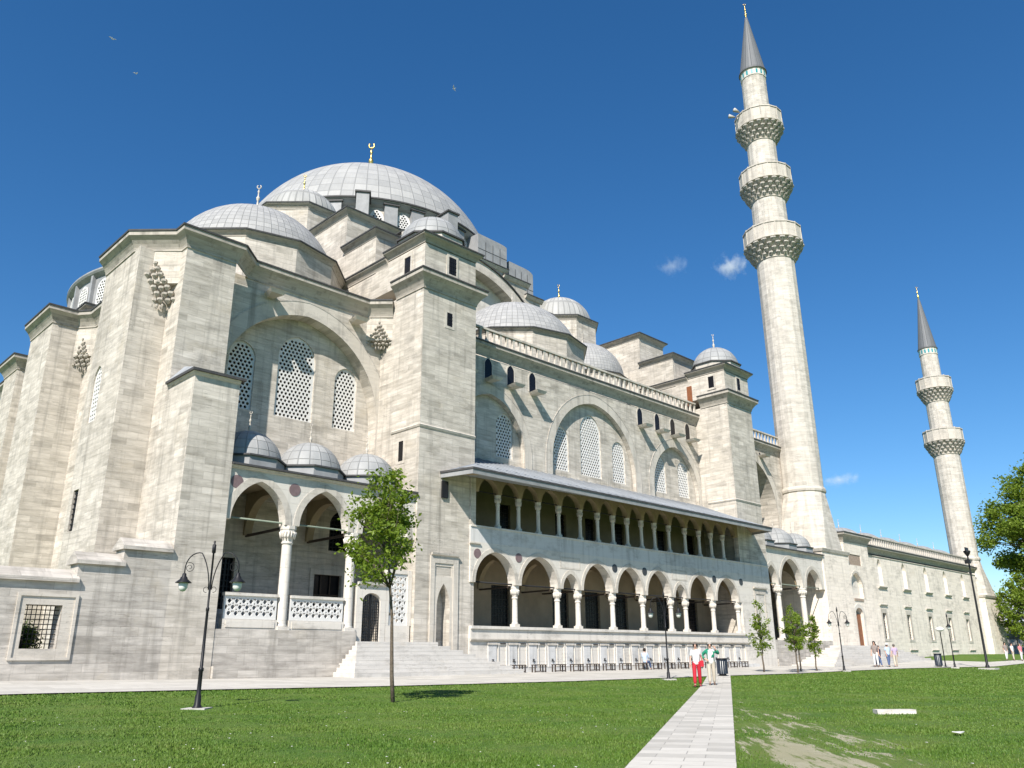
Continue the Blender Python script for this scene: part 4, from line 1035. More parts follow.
# ------------------------------------------------------------------ ground
def sheet(name, xs, ys, zf, mat):
    nx, ny = len(xs), len(ys)
    vs = [(x, y, zf(x,y)) for y in ys for x in xs]
    fs = [(j*nx+i, j*nx+i+1, (j+1)*nx+i+1, (j+1)*nx+i) for j in range(ny-1) for i in range(nx-1)]
    return struct(build(MB().add(vs, fs, True), name, mat, fix=False))
def lawn_colour(k, P):
    a = k.noise(P, .32, 5, .6); b = k.noise(P, 1.3, 5, .65); c = k.noise(P, .11, 3)
    col = k.mix(k.ramp(a, .36, .64), c4(.060,.125,.014), c4(.105,.165,.026))
    col = k.mix(k.math('MULTIPLY', k.ramp(b, .48, .7), .6), col, c4(.135,.165,.038))
    col = k.mix(k.math('MULTIPLY', k.ramp(c, .5, .62), .45), col, c4(.082,.150,.015))
    col = k.mix(k.math('MULTIPLY', k.ramp(k.noise(P, .8, 6, .75), .62, .74), .5), col, c4(.17,.165,.06))
    return col
def lawn_material():
    k = NT('lawn_grass'); g = k.n("ShaderNodeNewGeometry"); P = g.outputs["Position"]
    n2 = k.noise(P, 3.5, 5, .7); n3 = k.noise(P, 30, 3, .7)
    col = lawn_colour(k, P)
    col = k.mix(k.math('MULTIPLY', k.ramp(n3, .45, .8), .3), col, c4(.035,.068,.011))
    at = k.n("ShaderNodeAttribute", attribute_name='bare'); b = at.outputs["Fac"]
    bn = k.ramp(k.math('ADD', b, k.math('MULTIPLY', k.math('SUBTRACT', k.noise(k.comb(k.math('ADD', k.math('MULTIPLY', k.sep(P)[0], .85), k.math('MULTIPLY', k.sep(P)[1], -.5)), k.math('ADD', k.math('MULTIPLY', k.sep(P)[0], -1.6), k.math('MULTIPLY', k.sep(P)[1], 2.2)), 0.0), 1.5, 7, .72), .5), 2.6)), .48, .66)
    earth = k.mix(k.noise(P, 5, 5, .7), c4(.52,.465,.36), c4(.40,.35,.26))
    col = k.mix(k.math('MULTIPLY', bn, .85), col, earth)
    dry = k.ramp(k.math('ADD', b, k.math('MULTIPLY', k.math('SUBTRACT', k.noise(P, 1.1, 5, .7), .5), 1.6)), .2, .75)
    col = k.mix(k.math('MULTIPLY', dry, .4), col, c4(.19,.19,.06))
    k.bump(k.math('ADD', n3, n2), .7, .05)
    return k.out(col, .9)
M['lawn'] = lawn_material()
def paving(name, a, b, bw, bh, rot=False, z=0.0):
    k = NT(name)
    tc = k.n("ShaderNodeTexCoord"); P = tc.outputs["Object"]
    br = k.n("ShaderNodeTexBrick", offset=0.4); k.l(k.comb(k.sep(P)[1], k.sep(P)[0], 0.0) if rot else P, br.inputs["Vector"])
    br.inputs["Color1"].default_value = a; br.inputs["Color2"].default_value = b; br.inputs["Mortar"].default_value = tuple(c*.55 for c in a[:3])+(1,)
    br.inputs["Scale"].default_value = 1; br.inputs["Brick Width"].default_value = bw; br.inputs["Row Height"].default_value = bh; br.inputs["Mortar Size"].default_value = .008; br.inputs["Mortar Smooth"].default_value = .3
    n = k.noise(P, 2.5, 5, .7)
    col = k.mix(k.math('MULTIPLY', k.ramp(n, .45, .8), .45), br.outputs["Color"], c4(.33,.30,.25))
    k.bump(k.math('ADD', k.math('MULTIPLY', br.outputs["Fac"], -1.0), k.math('MULTIPLY', n, .4)), .4, .012)
    return k.out(col, .8)
M['path'] = paving('marble_path_slabs', c4(.56,.53,.465), c4(.38,.36,.315), .61, .38, True)
M['pave'] = paving('pavement_slabs', c4(.52,.495,.44), c4(.41,.39,.345), 1.3, .8)

def ax(a, b, st, far):
    return sorted(set([round(a+(b-a)*i/int((b-a)/st), 3) for i in range(int((b-a)/st)+1)]+far))
X_ = ax(-30, 150, 1.0, [-3000,-1000,-300,-120,-60,200,300,600,1500,4000])
Y_ = ax(-20, 110, 1.0, [-3000,-1000,-300,-120,-50,160,300,600,1500,4000])
far_lawn = sheet('ground', X_, Y_, lambda x,y: zg(x,y)-.03, 'lawn')
# near lawn, finer, with the worn patch beside the path
BARE = [((22.0,12.7),1.3,1.5),((17.8,10.1),1.2,2.2),((14.0,7.75),1.3,2.8),((11.6,6.3),1.1,3.0),((10.3,5.3),1.0,3.2),((9.9,4.5),1.0,2.8),((17.0,8.9),1.1,1.7),((15.2,7.4),1.0,1.7),((14.0,6.4),.9,1.5),((12.4,5.3),.9,2.0),((11.5,4.7),.9,2.2),((18.5,9.3),1.0,1.2),((22.5,12.1),1.2,.9),((27,14.5),2.0,.7),((20.5,7.5),1.4,.6),((24,10),1.8,.6),((6.3,8.6),.7,.7),((6.9,10.2),.9,.35),((9,13),1.5,.5)]
PD = Vector((39.1,23.6)).normalized(); PN = Vector((-PD.y, PD.x)); PO = Vector((8.92,5.41))
def path_uv(x, y): d = Vector((x,y))-PO; return d.dot(PD), d.dot(PN)
def bare(x, y):
    s = 0
    for (c, r, w) in BARE:
        u = (x-c[0])*PD.x+(y-c[1])*PD.y; v = (x-c[0])*PN.x+(y-c[1])*PN.y
        s += w*.137*math.exp(-((u/2.0)**2+(v/.55)**2)/(r*r)*1.1)
    uu, vv = path_uv(x, y)
    if -.5 < vv < 0: s += .22*(1+vv/.5)
    return min(1, s)
lx = [round(-6+i*.2,3) for i in range(int(36/.2)+1)]; ly = [round(-6+i*.2,3) for i in range(int(31/.2)+1)]
near = sheet('lawn', lx, ly, lambda x,y: zg(x,y)-.02+.012*math.sin(x*1.7+y*.6)*math.sin(y*1.3-x*.4), 'lawn')
at = near.data.attributes.new('bare', 'FLOAT', 'POINT')
at.data.foreach_set('value', [bare(v.co.x, v.co.y) for v in near.data.vertices])

# paved strip along the building
edge = [(-30,28.6),(7.1,27.75),(12.9,27.5),(22.3,26.6),(29.2,25.95),(42.8,25.8),(50.2,25.5),(57.9,26.1),(68.7,26.5),(81.4,23.6),(94,24.5),(150,20)]
def edge_y(x):
    for (a, b), (c, d) in zip(edge, edge[1:]):
        if a <= x <= c: return b+(d-b)*(x-a)/(c-a)
    return edge[-1][1]
def outer_y(x): return 38.5 if x < 76 else (35.15 if x < 84 else max(27.0 if x > 92 else 0, 35.15-(x-84)*1.0))
vs = []; fs = []; xs = [round(-30+i*.75,2) for i in range(241)]; nv = 14
for x in xs:
    for j in range(nv):
        f = j/(nv-1); y = edge_y(x)+(outer_y(x)-edge_y(x))*f; vs.append((x, y, zg(x,y)+.012))
for i in range(len(xs)-1):
    for j in range(nv-1): fs.append((i*nv+j, (i+1)*nv+j, (i+1)*nv+j+1, i*nv+j+1))
struct(build(MB().add(vs, fs), 'pavement', 'pave', fix=False))
# narrow slab path
vs = []; fs = []; n = 110
W2 = 1.22
for i in range(n+1):
    u = -14+62*i/n
    for v in (0, W2):
        p = PO+PD*u+PN*v; vs.append((u, v, zg(p.x,p.y)+.016))
for i in range(n): fs.append((2*i, 2*i+2, 2*i+3, 2*i+1))
M_ = MB().add(vs, fs); pth = build(M_, 'footpath', 'path', fix=False); struct(pth)
pth.location = (PO.x, PO.y, 0); pth.rotation_euler = (0,0,math.atan2(PD.y, PD.x))
# grass blades of the near lawn
def grass():
    rs = np.random.RandomState(3)
    N = 760000
    dist = 3.0*(32.0**rs.rand(N)); ang = rad(45.0)+rad(37)*(rs.rand(N)*2-1)
    x = dist*np.cos(ang); y = dist*np.sin(ang)
    u = (x-PO.x)*PD.x+(y-PO.y)*PD.y; v = (x-PO.x)*PN.x+(y-PO.y)*PN.y
    b = np.array([bare(a, c) for a, c in zip(x, y)])
    keep = ((v < .03*np.sin(u*5)+.04) | (v > W2-.04+.03*np.sin(u*6.3))) & (rs.rand(N) > b*1.5) & (y < np.interp(x, [e[0] for e in edge], [e[1] for e in edge])+.10+.12*np.sin(x*1.7)*np.sin(x*.43))
    x, y, dist, b = x[keep], y[keep], dist[keep], b[keep]; n = len(x)
    z = np.array([zg(a, c) for a, c in zip(x, y)])-.03
    h = (.010+.020*rs.rand(n))*(1+.008*dist)*(1-.5*b); w = (.0028+.0025*rs.rand(n))*(1+.15*dist)
    t = rs.rand(n)*2*PI; lean = .5*h
    la = rs.rand(n)*2*PI
    v0 = np.stack([x-w*np.cos(t), y-w*np.sin(t), z], 1); v1 = np.stack([x+w*np.cos(t), y+w*np.sin(t), z], 1)
    v2 = np.stack([x+lean*np.cos(la), y+lean*np.sin(la), z+h+.01], 1)
    co_ = np.stack([v0, v1, v2], 1).reshape(-1, 3).astype(np.float32)
    me = bpy.data.meshes.new('grass'); me.vertices.add(3*n); me.vertices.foreach_set('co', co_.ravel())
    me.loops.add(3*n); me.loops.foreach_set('vertex_index', np.arange(3*n, dtype=np.int32))
    me.polygons.add(n); me.polygons.foreach_set('loop_start', np.arange(0, 3*n, 3, dtype=np.int32))
    me.update(calc_edges=True)
    k = NT('grass_blade'); g = k.n("ShaderNodeNewGeometry")
    r = g.outputs["Random Per Island"]
    col = lawn_colour(k, g.outputs["Position"])
    col = k.mix(.35, col, k.mix(r, c4(.060,.125,.013), c4(.12,.19,.026)))
    col = k.mix(k.math('MULTIPLY', k.ramp(r, .95, .98), .5), col, c4(.2,.19,.08))
    k.b.inputs["Subsurface Weight"].default_value = 0.0
    me.materials.append(k.out(col, .6))
    o = bpy.data.objects.new('grass', me); COL.objects.link(o); o['kind'] = 'stuff'; o['label'] = 'short mown grass of the lawn on both sides of the path'
    # daisies
    mb = MB(); rr = random.Random(5)
    for i in range(200):
        d_ = 5+17*rr.random(); a_ = rad(45+37*(rr.random()*2-1)); px_, py_ = d_*math.cos(a_), d_*math.sin(a_)
        uu, vv = path_uv(px_, py_)
        if -.1 < vv < W2+.1 or py_ > 24: continue
        if vv < 0 and rr.random() < .75: continue
        s = .012+.010*rr.random(); zz = zg(px_, py_)+.012
        mb.add([(px_+s*math.cos(2*PI*q/6), py_+s*math.sin(2*PI*q/6), zz+.004*(q % 2)) for q in range(6)], [tuple(range(6))])
    o = build(mb, 'daisies', 'lattice', fix=False); o['kind'] = 'stuff'; o['label'] = 'tiny white daisies scattered through the lawn'
grass()

# ------------------------------------------------------------------ trees
def leaf_mat(name, a, b):
    k = NT(name); g = k.n("ShaderNodeNewGeometry"); r = g.outputs["Random Per Island"]
    col = k.mix(r, a, b)
    d = k.n("ShaderNodeBsdfTranslucent"); k.inp(d, 0, k.mix(.5, col, c4(b[0]*1.8,b[1]*1.7,b[2]*.8)))
    mx = k.n("ShaderNodeMixShader"); mx.inputs[0].default_value = .4
    k.out(col, .5); k.l(k.b.outputs[0], mx.inputs[1]); k.l(d.outputs[0], mx.inputs[2])
    k.l(mx.outputs[0], k.t.nodes["Material Output"].inputs[0])
    return k.m
M['leaf_lime'] = leaf_mat('fresh_green_leaf', c4(.10,.165,.016), c4(.20,.27,.035))
M['leaf_mid'] = leaf_mat('mid_green_leaf', c4(.05,.10,.015), c4(.12,.19,.03))
M['leaf_dark'] = leaf_mat('deep_green_leaf', c4(.03,.065,.012), c4(.09,.15,.025))
M['bark'] = plain('grey_bark', (.17,.135,.10), .9, var=.5, scale=14, bump=1.0)
def leaves(mb, pts, size, rr, aspect=.55):
    for (p, sp) in pts:
        d = Vector((rr.gauss(0,1), rr.gauss(0,1), rr.gauss(0,.7)+.1)).normalized(); n = d.orthogonal().normalized()
        n = (n*math.cos(rr.random()*6.28)+d.cross(n)*math.sin(rr.random()*6.28)); w = d.cross(n).normalized()
        s = size*(.65+.7*rr.random()); p = Vector(p)
        mb.add([p-d*s*.5, p-w*s*aspect*.5+n*s*.08, p+d*s*.5, p+w*s*aspect*.5+n*s*.08], [(0,1,2,3)])
def tree(name, label, base, th, tr, crown, radii, clumps, per, leaf, mat, seed, group=None, clump_r=.28, cat='tree', lean=(0,0), stems=1):
    rr = random.Random(seed); x, y, z = base
    t = empty(name, base, label, cat, group)
    tops = []; wd = MB(); cx, cy, cz = crown
    for s_ in range(stems):
        ox, oy = (rr.uniform(-.12,.12), rr.uniform(-.12,.12)) if stems > 1 else (0,0)
        n = 7; pts = []
        for i in range(n+1):
            f = i/n; pts.append((x+ox*(1+f*3)+(cx-x)*f*.8+rr.gauss(0,tr*.35)*(f>0), y+oy*(1+f*3)+(cy-y)*f*.8+rr.gauss(0,tr*.35)*(f>0), z-.1+(cz+radii[2]*.45-z)*f))
        wd.tube(pts, tr/math.sqrt(stems), 8, tr*.25); tops.append(pts)
    build(wd, 'trunk', 'bark', t)
    cs = []
    while len(cs) < clumps:
        u = Vector((rr.uniform(-1,1), rr.uniform(-1,1), rr.uniform(-1,1)))
        if u.length > 1 or u.length < .25 and rr.random() < .6: continue
        cs.append(Vector((cx+u.x*radii[0]*(1-.28*max(0,u.z)), cy+u.y*radii[1]*(1-.28*max(0,u.z)), cz+u.z*radii[2])))
    br = MB()
    for c in cs:
        pts = rr.choice(tops); k = min(len(pts)-1, max(2, int(len(pts)*(.25+.55*(c.z-z)/(cz+radii[2]-z)))))
        s = Vector(pts[k]); 
        if s.z > c.z: s = Vector(pts[max(2,k-2)])
        mid = s.lerp(c, .5)+Vector((rr.gauss(0,.06), rr.gauss(0,.06), .08))*radii[0]
        br.tube([s, mid, c], max(.006, tr*.26), 5, max(.003, tr*.06))
    build(br, 'branches', 'bark', t)
    lf = MB(); pts = []
    for c in cs:
        r = clump_r*(radii[0]+radii[2])*.5*(.6+.8*rr.random())
        for i in range(int(per*(.5+rr.random()))): pts.append(((c.x+rr.gauss(0,r*.55), c.y+rr.gauss(0,r*.55), c.z+rr.gauss(0,r*.45)), 0))
    leaves(lf, pts, leaf, rr)
    build(lf, 'crown', mat, t, fix=False)
    return t
tree('young_tree', 'slender young tree with bright green crown standing on the left lawn', (15.32,20.32,0), 2.8, .065, (14.72,20.35,4.85), (1.1,1.1,1.95), 58, 78, .14, 'leaf_lime', 4, clump_r=.20)
for i, (b, h, lb, sd, w) in enumerate([((49.7,27.6,.2),4.5,'leafy sapling standing alone near the taps, leftmost of the small trees',21,.85),((50.9,25.95,.16),4.1,'fuller bushy sapling, second of the small trees along the lawn edge',22,.95),((54.0,27.3,.21),4.4,'sapling close behind the fullest one at the lawn edge',23,.95),((55.9,27.1,.2),3.7,'thin narrow sapling nearest the twin lamp by the steps',24,.62)]):
    tree('sapling', lb, b, 1.2, .06, (b[0],b[1],b[2]+h*.6), (w*.78,w*.78,h*.37), 46, 30, .15, 'leaf_lime', sd, 'saplings along the lawn edge', .17, stems=1)
tree('large_tree', 'large broad leafy tree at the right edge of the photo', (131,26.8,.8), 7, .55, (130.8,26.8,17.4), (9.0,9.0,9.2), 150, 330, .42, 'leaf_lime', 31, clump_r=.13)
tree('broad_tree', 'smaller bright green tree below the left side of the large tree', (124.5,31.0,1.2), 3, .3, (124.5,31.0,6.6), (3.9,3.9,4.2), 60, 130, .4, 'leaf_lime', 32, clump_r=.18)
tree('background_tree', 'dark tree peeping behind the courtyard roof', (150,60,1), 5, .4, (150,60,10), (5,5,5), 40, 80, .6, 'leaf_dark', 33, clump_r=.2)

tree('yew_shrub', 'dark yew shrub seen through the barred window of the garden wall', (9.75,36.4,.4), .8, .08, (9.75,36.5,1.7), (.55,.45,1.0), 34, 110, .1, 'leaf_dark', 41, clump_r=.28, cat='shrub')
# ------------------------------------------------------------------ lamps
def street_lamp(loc, rot, label, H=4.25):
    x, y, z = 0, 0, 0
    t = empty('street_lamp', (0,0,0), label, 'street lamp', 'twin armed lamps on the lawn')
    mb = MB(); mb.rev([(.13,0),(.13,.04),(.085,.1),(.075,.32),(.055,.36),(.05,.9),(.066,.92),(.066,.98),(.042,1.0),(.034,2.4),(.045,2.42),(.045,2.48),(.028,2.5),(.025,H-.35),(.05,H-.33),(.05,H-.12),(.02,H-.1),(.03,H-.04),(.0,H)], (0,0,0), 14); build(mb, 'post', 'iron', t)
    for s in (-1, 1):
        mb = MB(); P = []
        for i in range(15):
            a = PI*i/14; P.append((s*(.38-.34*math.cos(a)), 0, H-.75+.42*math.sin(a)+(-.55*(1-i/6) if i < 6 else 0)))
        P.append((s*.72, 0, H-.86)); mb.tube(P, .016, 6)
        q = [];
        for i in range(22):
            a = 2*PI*1.6*i/21; r = .14*(1-i/26); q.append((s*(.60+r*math.cos(a+1.2)), 0, H-.72+r*math.sin(a+1.2)))
        mb.tube(q, .008, 5)
        q = [(s*.03,0,H-1.25)]+[(s*(.1+.07*math.cos(a)), 0, H-1.3+.07*math.sin(a)) for a in [PI-i*.5 for i in range(11)]]; mb.tube(q, .008, 5)
        arm = build(mb, 'arm', 'iron', t)
        mb = MB(); mb.rev([(.02,H-.86),(.05,H-.88),(.055,H-.94),(.09,H-.98),(.1,H-1.02),(.2,H-1.1),(.21,H-1.12),(.17,H-1.11),(.10,H-1.06)], (s*.72,0,0), 14); l = build(mb, 'lamp_shade', 'iron', arm)
        mb = MB(); mb.rev([(.11,H-1.08),(.125,H-1.16),(.11,H-1.26),(.06,H-1.33),(.0,H-1.345)], (s*.72,0,0), 14); build(mb, 'globe', 'white_glass', arm)
    mb = MB(); mb.box(-.3,.3,-.3,.3,-.1,.03); build(mb, 'footing', 'concrete', t)
    t.location = loc; t.rotation_euler = (0,0,rot)
    return t
lamp = street_lamp((10.03,21.5,.0), rad(-45), 'nearest twin armed lamp, in front of the left porch')
copy_tree(lamp, (35.5,24.9,.12), rad(-38), 'twin armed lamp in front of the fountain taps')
copy_tree(lamp, (57.85,26.1,.17), rad(-30), 'twin armed lamp by the saplings and the portal steps')
copy_tree(lamp, (74.4,24.4,.19), rad(20), 'twin armed lamp before the courtyard windows')
t = empty('globe_lamp', (75.6,25.5,.22), 'short lamp with a single flat white head beside the bin', 'street lamp')
mb = MB(); mb.rev([(.09,.2),(.06,.35),(.045,.6),(.04,3.0)], (75.6,25.5,0), 10); build(mb, 'post', 'iron', t)
mb = MB(); mb.rev([(.08,3.0),(.34,3.12),(.34,3.26),(.1,3.38),(0,3.4)], (75.6,25.5,0), 14); build(mb, 'lamp_head', 'white_glass', t)
t = empty('floodlight_mast', (75.4,22.3,.08), 'tall dark mast with a floodlight basket on a concrete pad', 'lamp post')
mb = MB(); mb.rev([(.16,.05),(.16,.3),(.10,.4),(.085,3),(.06,8.9)], (75.4,22.3,0), 10); build(mb, 'post', 'iron', t)
mb = MB(); mb.rev([(.06,8.9),(.22,9.15),(.28,9.3),(.26,9.36),(.08,9.3)], (75.4,22.3,0), 10); mb.box(75.05,75.75,22.26,22.34,9.3,9.62); mb.box(75.0,75.3,22.1,22.5,8.3,8.6); build(mb, 'lamp_head', 'iron', t)
mb = MB(); mb.box(74.7,75.9,21.6,22.8,-.05,.16); build(mb, 'footing', 'concrete', t)

# ------------------------------------------------------------------ small things
# low stools in front of the taps
def stool(loc, label):
    t = empty('stool', (0,0,0), label, 'stool', 'wooden stools in front of the taps')
    mb = MB(); mb.box(-.47,.47,-.15,.15,.36,.41); build(mb, 'seat', 'wood_brown', t)
    for x in (-.43, .43):
        for y in (-.11, .11):
            mb = MB(); mb.box(x-.03,x+.03,y-.025,y+.025,0,.36); build(mb, 'leg', 'wood_brown', t)
    mb = MB(); mb.box(-.03,.03,-.13,-.09,.08,.36); build(mb, 'brace', 'wood_brown', t)
    mb = MB(); mb.box(-.4,.4,-.13,-.09,.03,.08); build(mb, 'foot_rail', 'wood_brown', t)
    t.location = loc; return t
SL = 'low brown wooden stool standing before the marble taps in a row of stools'
s0 = stool((32.0,33.35,.395), SL)
SX_ = [32.0+1.581*i for i in range(17)]
for i, x in enumerate(SX_[1:]): copy_tree(s0, (x+.05*math.sin(i*7), 33.35+.05*math.cos(i*5), .395), .03*math.sin(i*3.1), SL)
# slab on the lawn
mb = MB(); mb.prism([(-.42,-.14),(.42,-.12),(.43,.12),(-.41,.15)], -.02, .07)
o = build(mb, 'marble_slab', 'marble'); o.location = (19.4,7.75,0); o.rotation_euler = (0,0,rad(-46)); tag(o, 'white marble slab lying flat on the right lawn', 'slab')
mb = MB(); mb.add([(-.1,-.07,0),(.1,-.06,.01),(.09,.07,.0),(-.1,.06,.015),(-.1,-.07,.012),(.1,-.06,.022),(.09,.07,.012),(-.1,.06,.027)], [(0,3,2,1),(4,5,6,7),(0,1,5,4),(1,2,6,5),(2,3,7,6),(3,0,4,7)])
o = build(mb, 'paper_scrap', 'lattice'); o.location = (13.1,6.05,.02); o.location = (14.9,5.0,.02); tag(o, 'small white scrap of paper on the worn grass', 'litter')
M['bin_blue'] = plain('dark_blue_slats', (.03,.04,.06), .5)
M['banner'] = plain('pale_board', (.70,.72,.70), .6, var=.08)
def bin_(loc, label, h):
    t = empty('litter_bin', loc, label, 'litter bin'); x, y, z = loc
    for i in range(12):
        a = 2*PI*i/12
    mb = MB()
    for i in range(14):
        a = 2*PI*i/14; mb.box(x+.25*math.cos(a)-.03, x+.25*math.cos(a)+.03, y+.25*math.sin(a)-.03, y+.25*math.sin(a)+.03, z+.1, z+h)
    build(mb, 'slats', 'bin_blue', t)
    mb = MB(); mb.rev([(0,.1),(.22,.1),(.22,h-.05),(0,h-.05)], (x,y,z), 14); build(mb, 'liner', 'banner', t)
    mb = MB(); mb.rev([(.31,h),(.31,h+.06),(.2,h+.06),(.2,h)], (x,y,z), 14); build(mb, 'rim', 'iron', t)
    mb = MB(); mb.rev([(0,0),(.2,0),(.2,.1),(0,.1)], (x,y,z), 14); build(mb, 'foot', 'iron', t)
    return t
bin_((41.6,25.6,.17), 'dark slatted litter bin behind the man in the green jacket', .85)
bin_((75.3,25.9,.22), 'dark blue litter bin beside the short white headed lamp', 1.0)
# birds
def bird(loc, s, rot, label):
    t = Vector(loc); mb = MB()
    mb.tube([(-.32*s,0,0),(-.15*s,0,.01*s),(.1*s,0,.02*s),(.3*s,0,.01*s)], .05*s, 6, .02*s)
    for q in (-1,1):
        mb.add([(.12*s,q*.03*s,.03*s),(-.1*s,q*.03*s,.03*s),(-.16*s,q*.4*s,.14*s),(.05*s,q*.42*s,.16*s),(-.25*s,q*.85*s,.06*s),(.12*s,q*.03*s,.045*s),(-.1*s,q*.03*s,.045*s),(-.16*s,q*.4*s,.155*s),(.05*s,q*.42*s,.175*s)],
               [(0,1,2,3),(3,2,4),(5,8,7,6),(8,4,7),(0,3,8,5),(1,6,7,2),(3,4,8),(2,7,4)])
    mb.add([(-.3*s,-.02*s,0),(-.5*s,-.1*s,0),(-.5*s,.1*s,0),(-.3*s,.02*s,.02*s)], [(0,1,2,3)])
    o = build(mb, 'gull', 'banner'); o.location = t; o.rotation_euler = (.3,.2,rot); tag(o, label, 'bird', 'gulls in the sky'); return o
for d_, k, r, lb in (((.23,.92,.72),62,1.2,'gull flying highest at the far left of the sky'),((.26,.91,.68),64,.4,'gull just below the highest one in the left sky'),((.54,.64,.66),66,2.2,'gull flying in the middle of the sky, right of the others')):
    bird((d_[0]*k, d_[1]*k, 1.2+d_[2]*k), .38, r, lb)

# ------------------------------------------------------------------ far right: garden wall, low building, far trees
o = build(MB().box(150,151,28,60,0,4.6), 'boundary_wall', 'stone_old'); tag(o, 'long pale boundary wall far away at the right edge', 'wall')
h = empty('pavilion', (172,44,1), 'small pale far building with a grey lead roof behind the boundary wall', 'building')
build(MB().box(166,180,36,50,0,6.3), 'wall', 'stone', h)
mb = MB(); mb.prism([(165.4,35.4),(180.6,35.4),(180.6,50.6),(165.4,50.6)], 6.31, 10.5, [(170,40),(176,40),(176,46),(170,46)]); build(mb, 'roof', 'lead_roof', h)
build(MB().box(169.5,171.5,41,43.5,8.5,12.5), 'chimney', 'stone', h)
M['thatch'] = plain('straw_parasol', (.30,.25,.18), .9, var=.3)
for i, (x, y, lb) in enumerate([(130,34.2,'straw parasol far right, left one of the pair'),(134,33.0,'straw parasol far right, right one of the pair')]):
    t = empty('parasol', (x,y,1.2), lb, 'parasol', 'parasols near the boundary wall')
    mb = MB(); mb.tube([(x,y,1.0),(x,y,3.9)], .06, 8); build(mb, 'pole', 'bark', t)
    mb = MB(); mb.rev([(2.0,3.1),(1.2,3.6),(0,4.1),(0,3.95),(1.2,3.5),(2.0,3.1)], (x,y,0), 14, smooth=False); build(mb, 'canopy', 'thatch', t)
# small clouds
def cloud(d_, dist, sx__, sz__, seed, label, dens):
    rr = random.Random(seed); c = Vector(d_).normalized()*dist
    k = NT('cloud_vapour'); k.t.nodes.remove(k.b)
    v = k.n("ShaderNodeVolumePrincipled"); tc = k.n("ShaderNodeTexCoord"); P = tc.outputs["Object"]
    n = k.noise(P, 3.2/sx__, 5, .62); x, y, z = k.sep(P)[:]
    e = k.math('SQRT', k.math('ADD', k.math('POWER', k.math('DIVIDE', x, sx__), 2.0), k.math('ADD', k.math('POWER', k.math('DIVIDE', y, sx__), 2.0), k.math('POWER', k.math('DIVIDE', z, sz__), 2.0))))
    f = k.math('SUBTRACT', k.math('ADD', k.math('MULTIPLY', n, 1.9), .0), k.math('ADD', k.math('MULTIPLY', e, 1.0), .45))
    k.inp(v, "Density", k.math('MULTIPLY', k.math('MAXIMUM', f, 0.0), dens)); v.inputs["Color"].default_value = c4(.98,.98,1); v.inputs["Anisotropy"].default_value = .0
    k.l(v.outputs[0], k.t.nodes["Material Output"].inputs["Volume"])
    M['cl%d' % seed] = k.m
    mb = MB(); mb.rev([(sx__*math.cos(PI*(i/10-.5))+.001, sz__*math.sin(PI*(i/10-.5))) for i in range(11)], (0,0,0), 20)
    o = build(mb, 'cloud', 'cl%d' % seed); o.location = c; o.rotation_euler = (0,0,rad(-42)); tag(o, label, 'cloud', 'small clouds'); return o
cloud((.775,.50,.452), 1600, 50, 26, 1, 'faint wispy cloud left of the near minaret', .022)
cloud((.829,.452,.453), 1600, 52, 34, 2, 'small white puff of cloud touching the near minaret', .06)
cloud((.985,.42,.205), 1600, 60, 18, 3, 'low flat wisp of cloud just right of the near minaret', .035)

# ------------------------------------------------------------------ people
def skin_mesh(name, verts, edges, radii, mat, parent, sub=1, root=0):
    me = bpy.data.meshes.new(name); me.from_pydata(verts, edges, []); ob = bpy.data.objects.new(name, me); COL.objects.link(ob)
    sk = ob.modifiers.new('skin', 'SKIN'); sk.use_smooth_shade = True
    for i, r in enumerate(radii):
        d = me.skin_vertices[0].data[i]; d.radius = r if isinstance(r, tuple) else (r, r); d.use_root = (i == root)
    ss = ob.modifiers.new('sub', 'SUBSURF'); ss.levels = sub; ss.render_levels = sub
    bpy.context.view_layer.update()
    dg = bpy.context.evaluated_depsgraph_get()
    nm = bpy.data.meshes.new_from_object(ob.evaluated_get(dg)); nm.name = name
    nm.materials.clear(); nm.materials.append(M[mat])
    nm.polygons.foreach_set('use_smooth', [True]*len(nm.polygons))
    bpy.data.objects.remove(ob); bpy.data.meshes.remove(me)
    o = bpy.data.objects.new(name, nm); COL.objects.link(o); o.parent = parent; ORG[o.name] = ORG[parent.name]
    return o
for nm, c in dict(skin=(.55,.34,.25), hair_grey=(.13,.11,.095), hair_white=(.34,.31,.27), hair_dark=(.03,.02,.015), red=(.50,.025,.04), white_cloth=(.64,.635,.62), green_cloth=(.02,.22,.13),
                  beige=(.52,.46,.37), denim=(.09,.13,.24), navy=(.02,.025,.06), lilac=(.42,.33,.45), pale_blue=(.45,.55,.68), pink=(.65,.20,.22), print_grey=(.25,.21,.19), shoe=(.09,.07,.06), red_shoe=(.25,.03,.04)).items():
    M[nm] = plain('cloth_'+nm if nm not in ('skin',) else 'skin', c, .75, var=.12, scale=12)
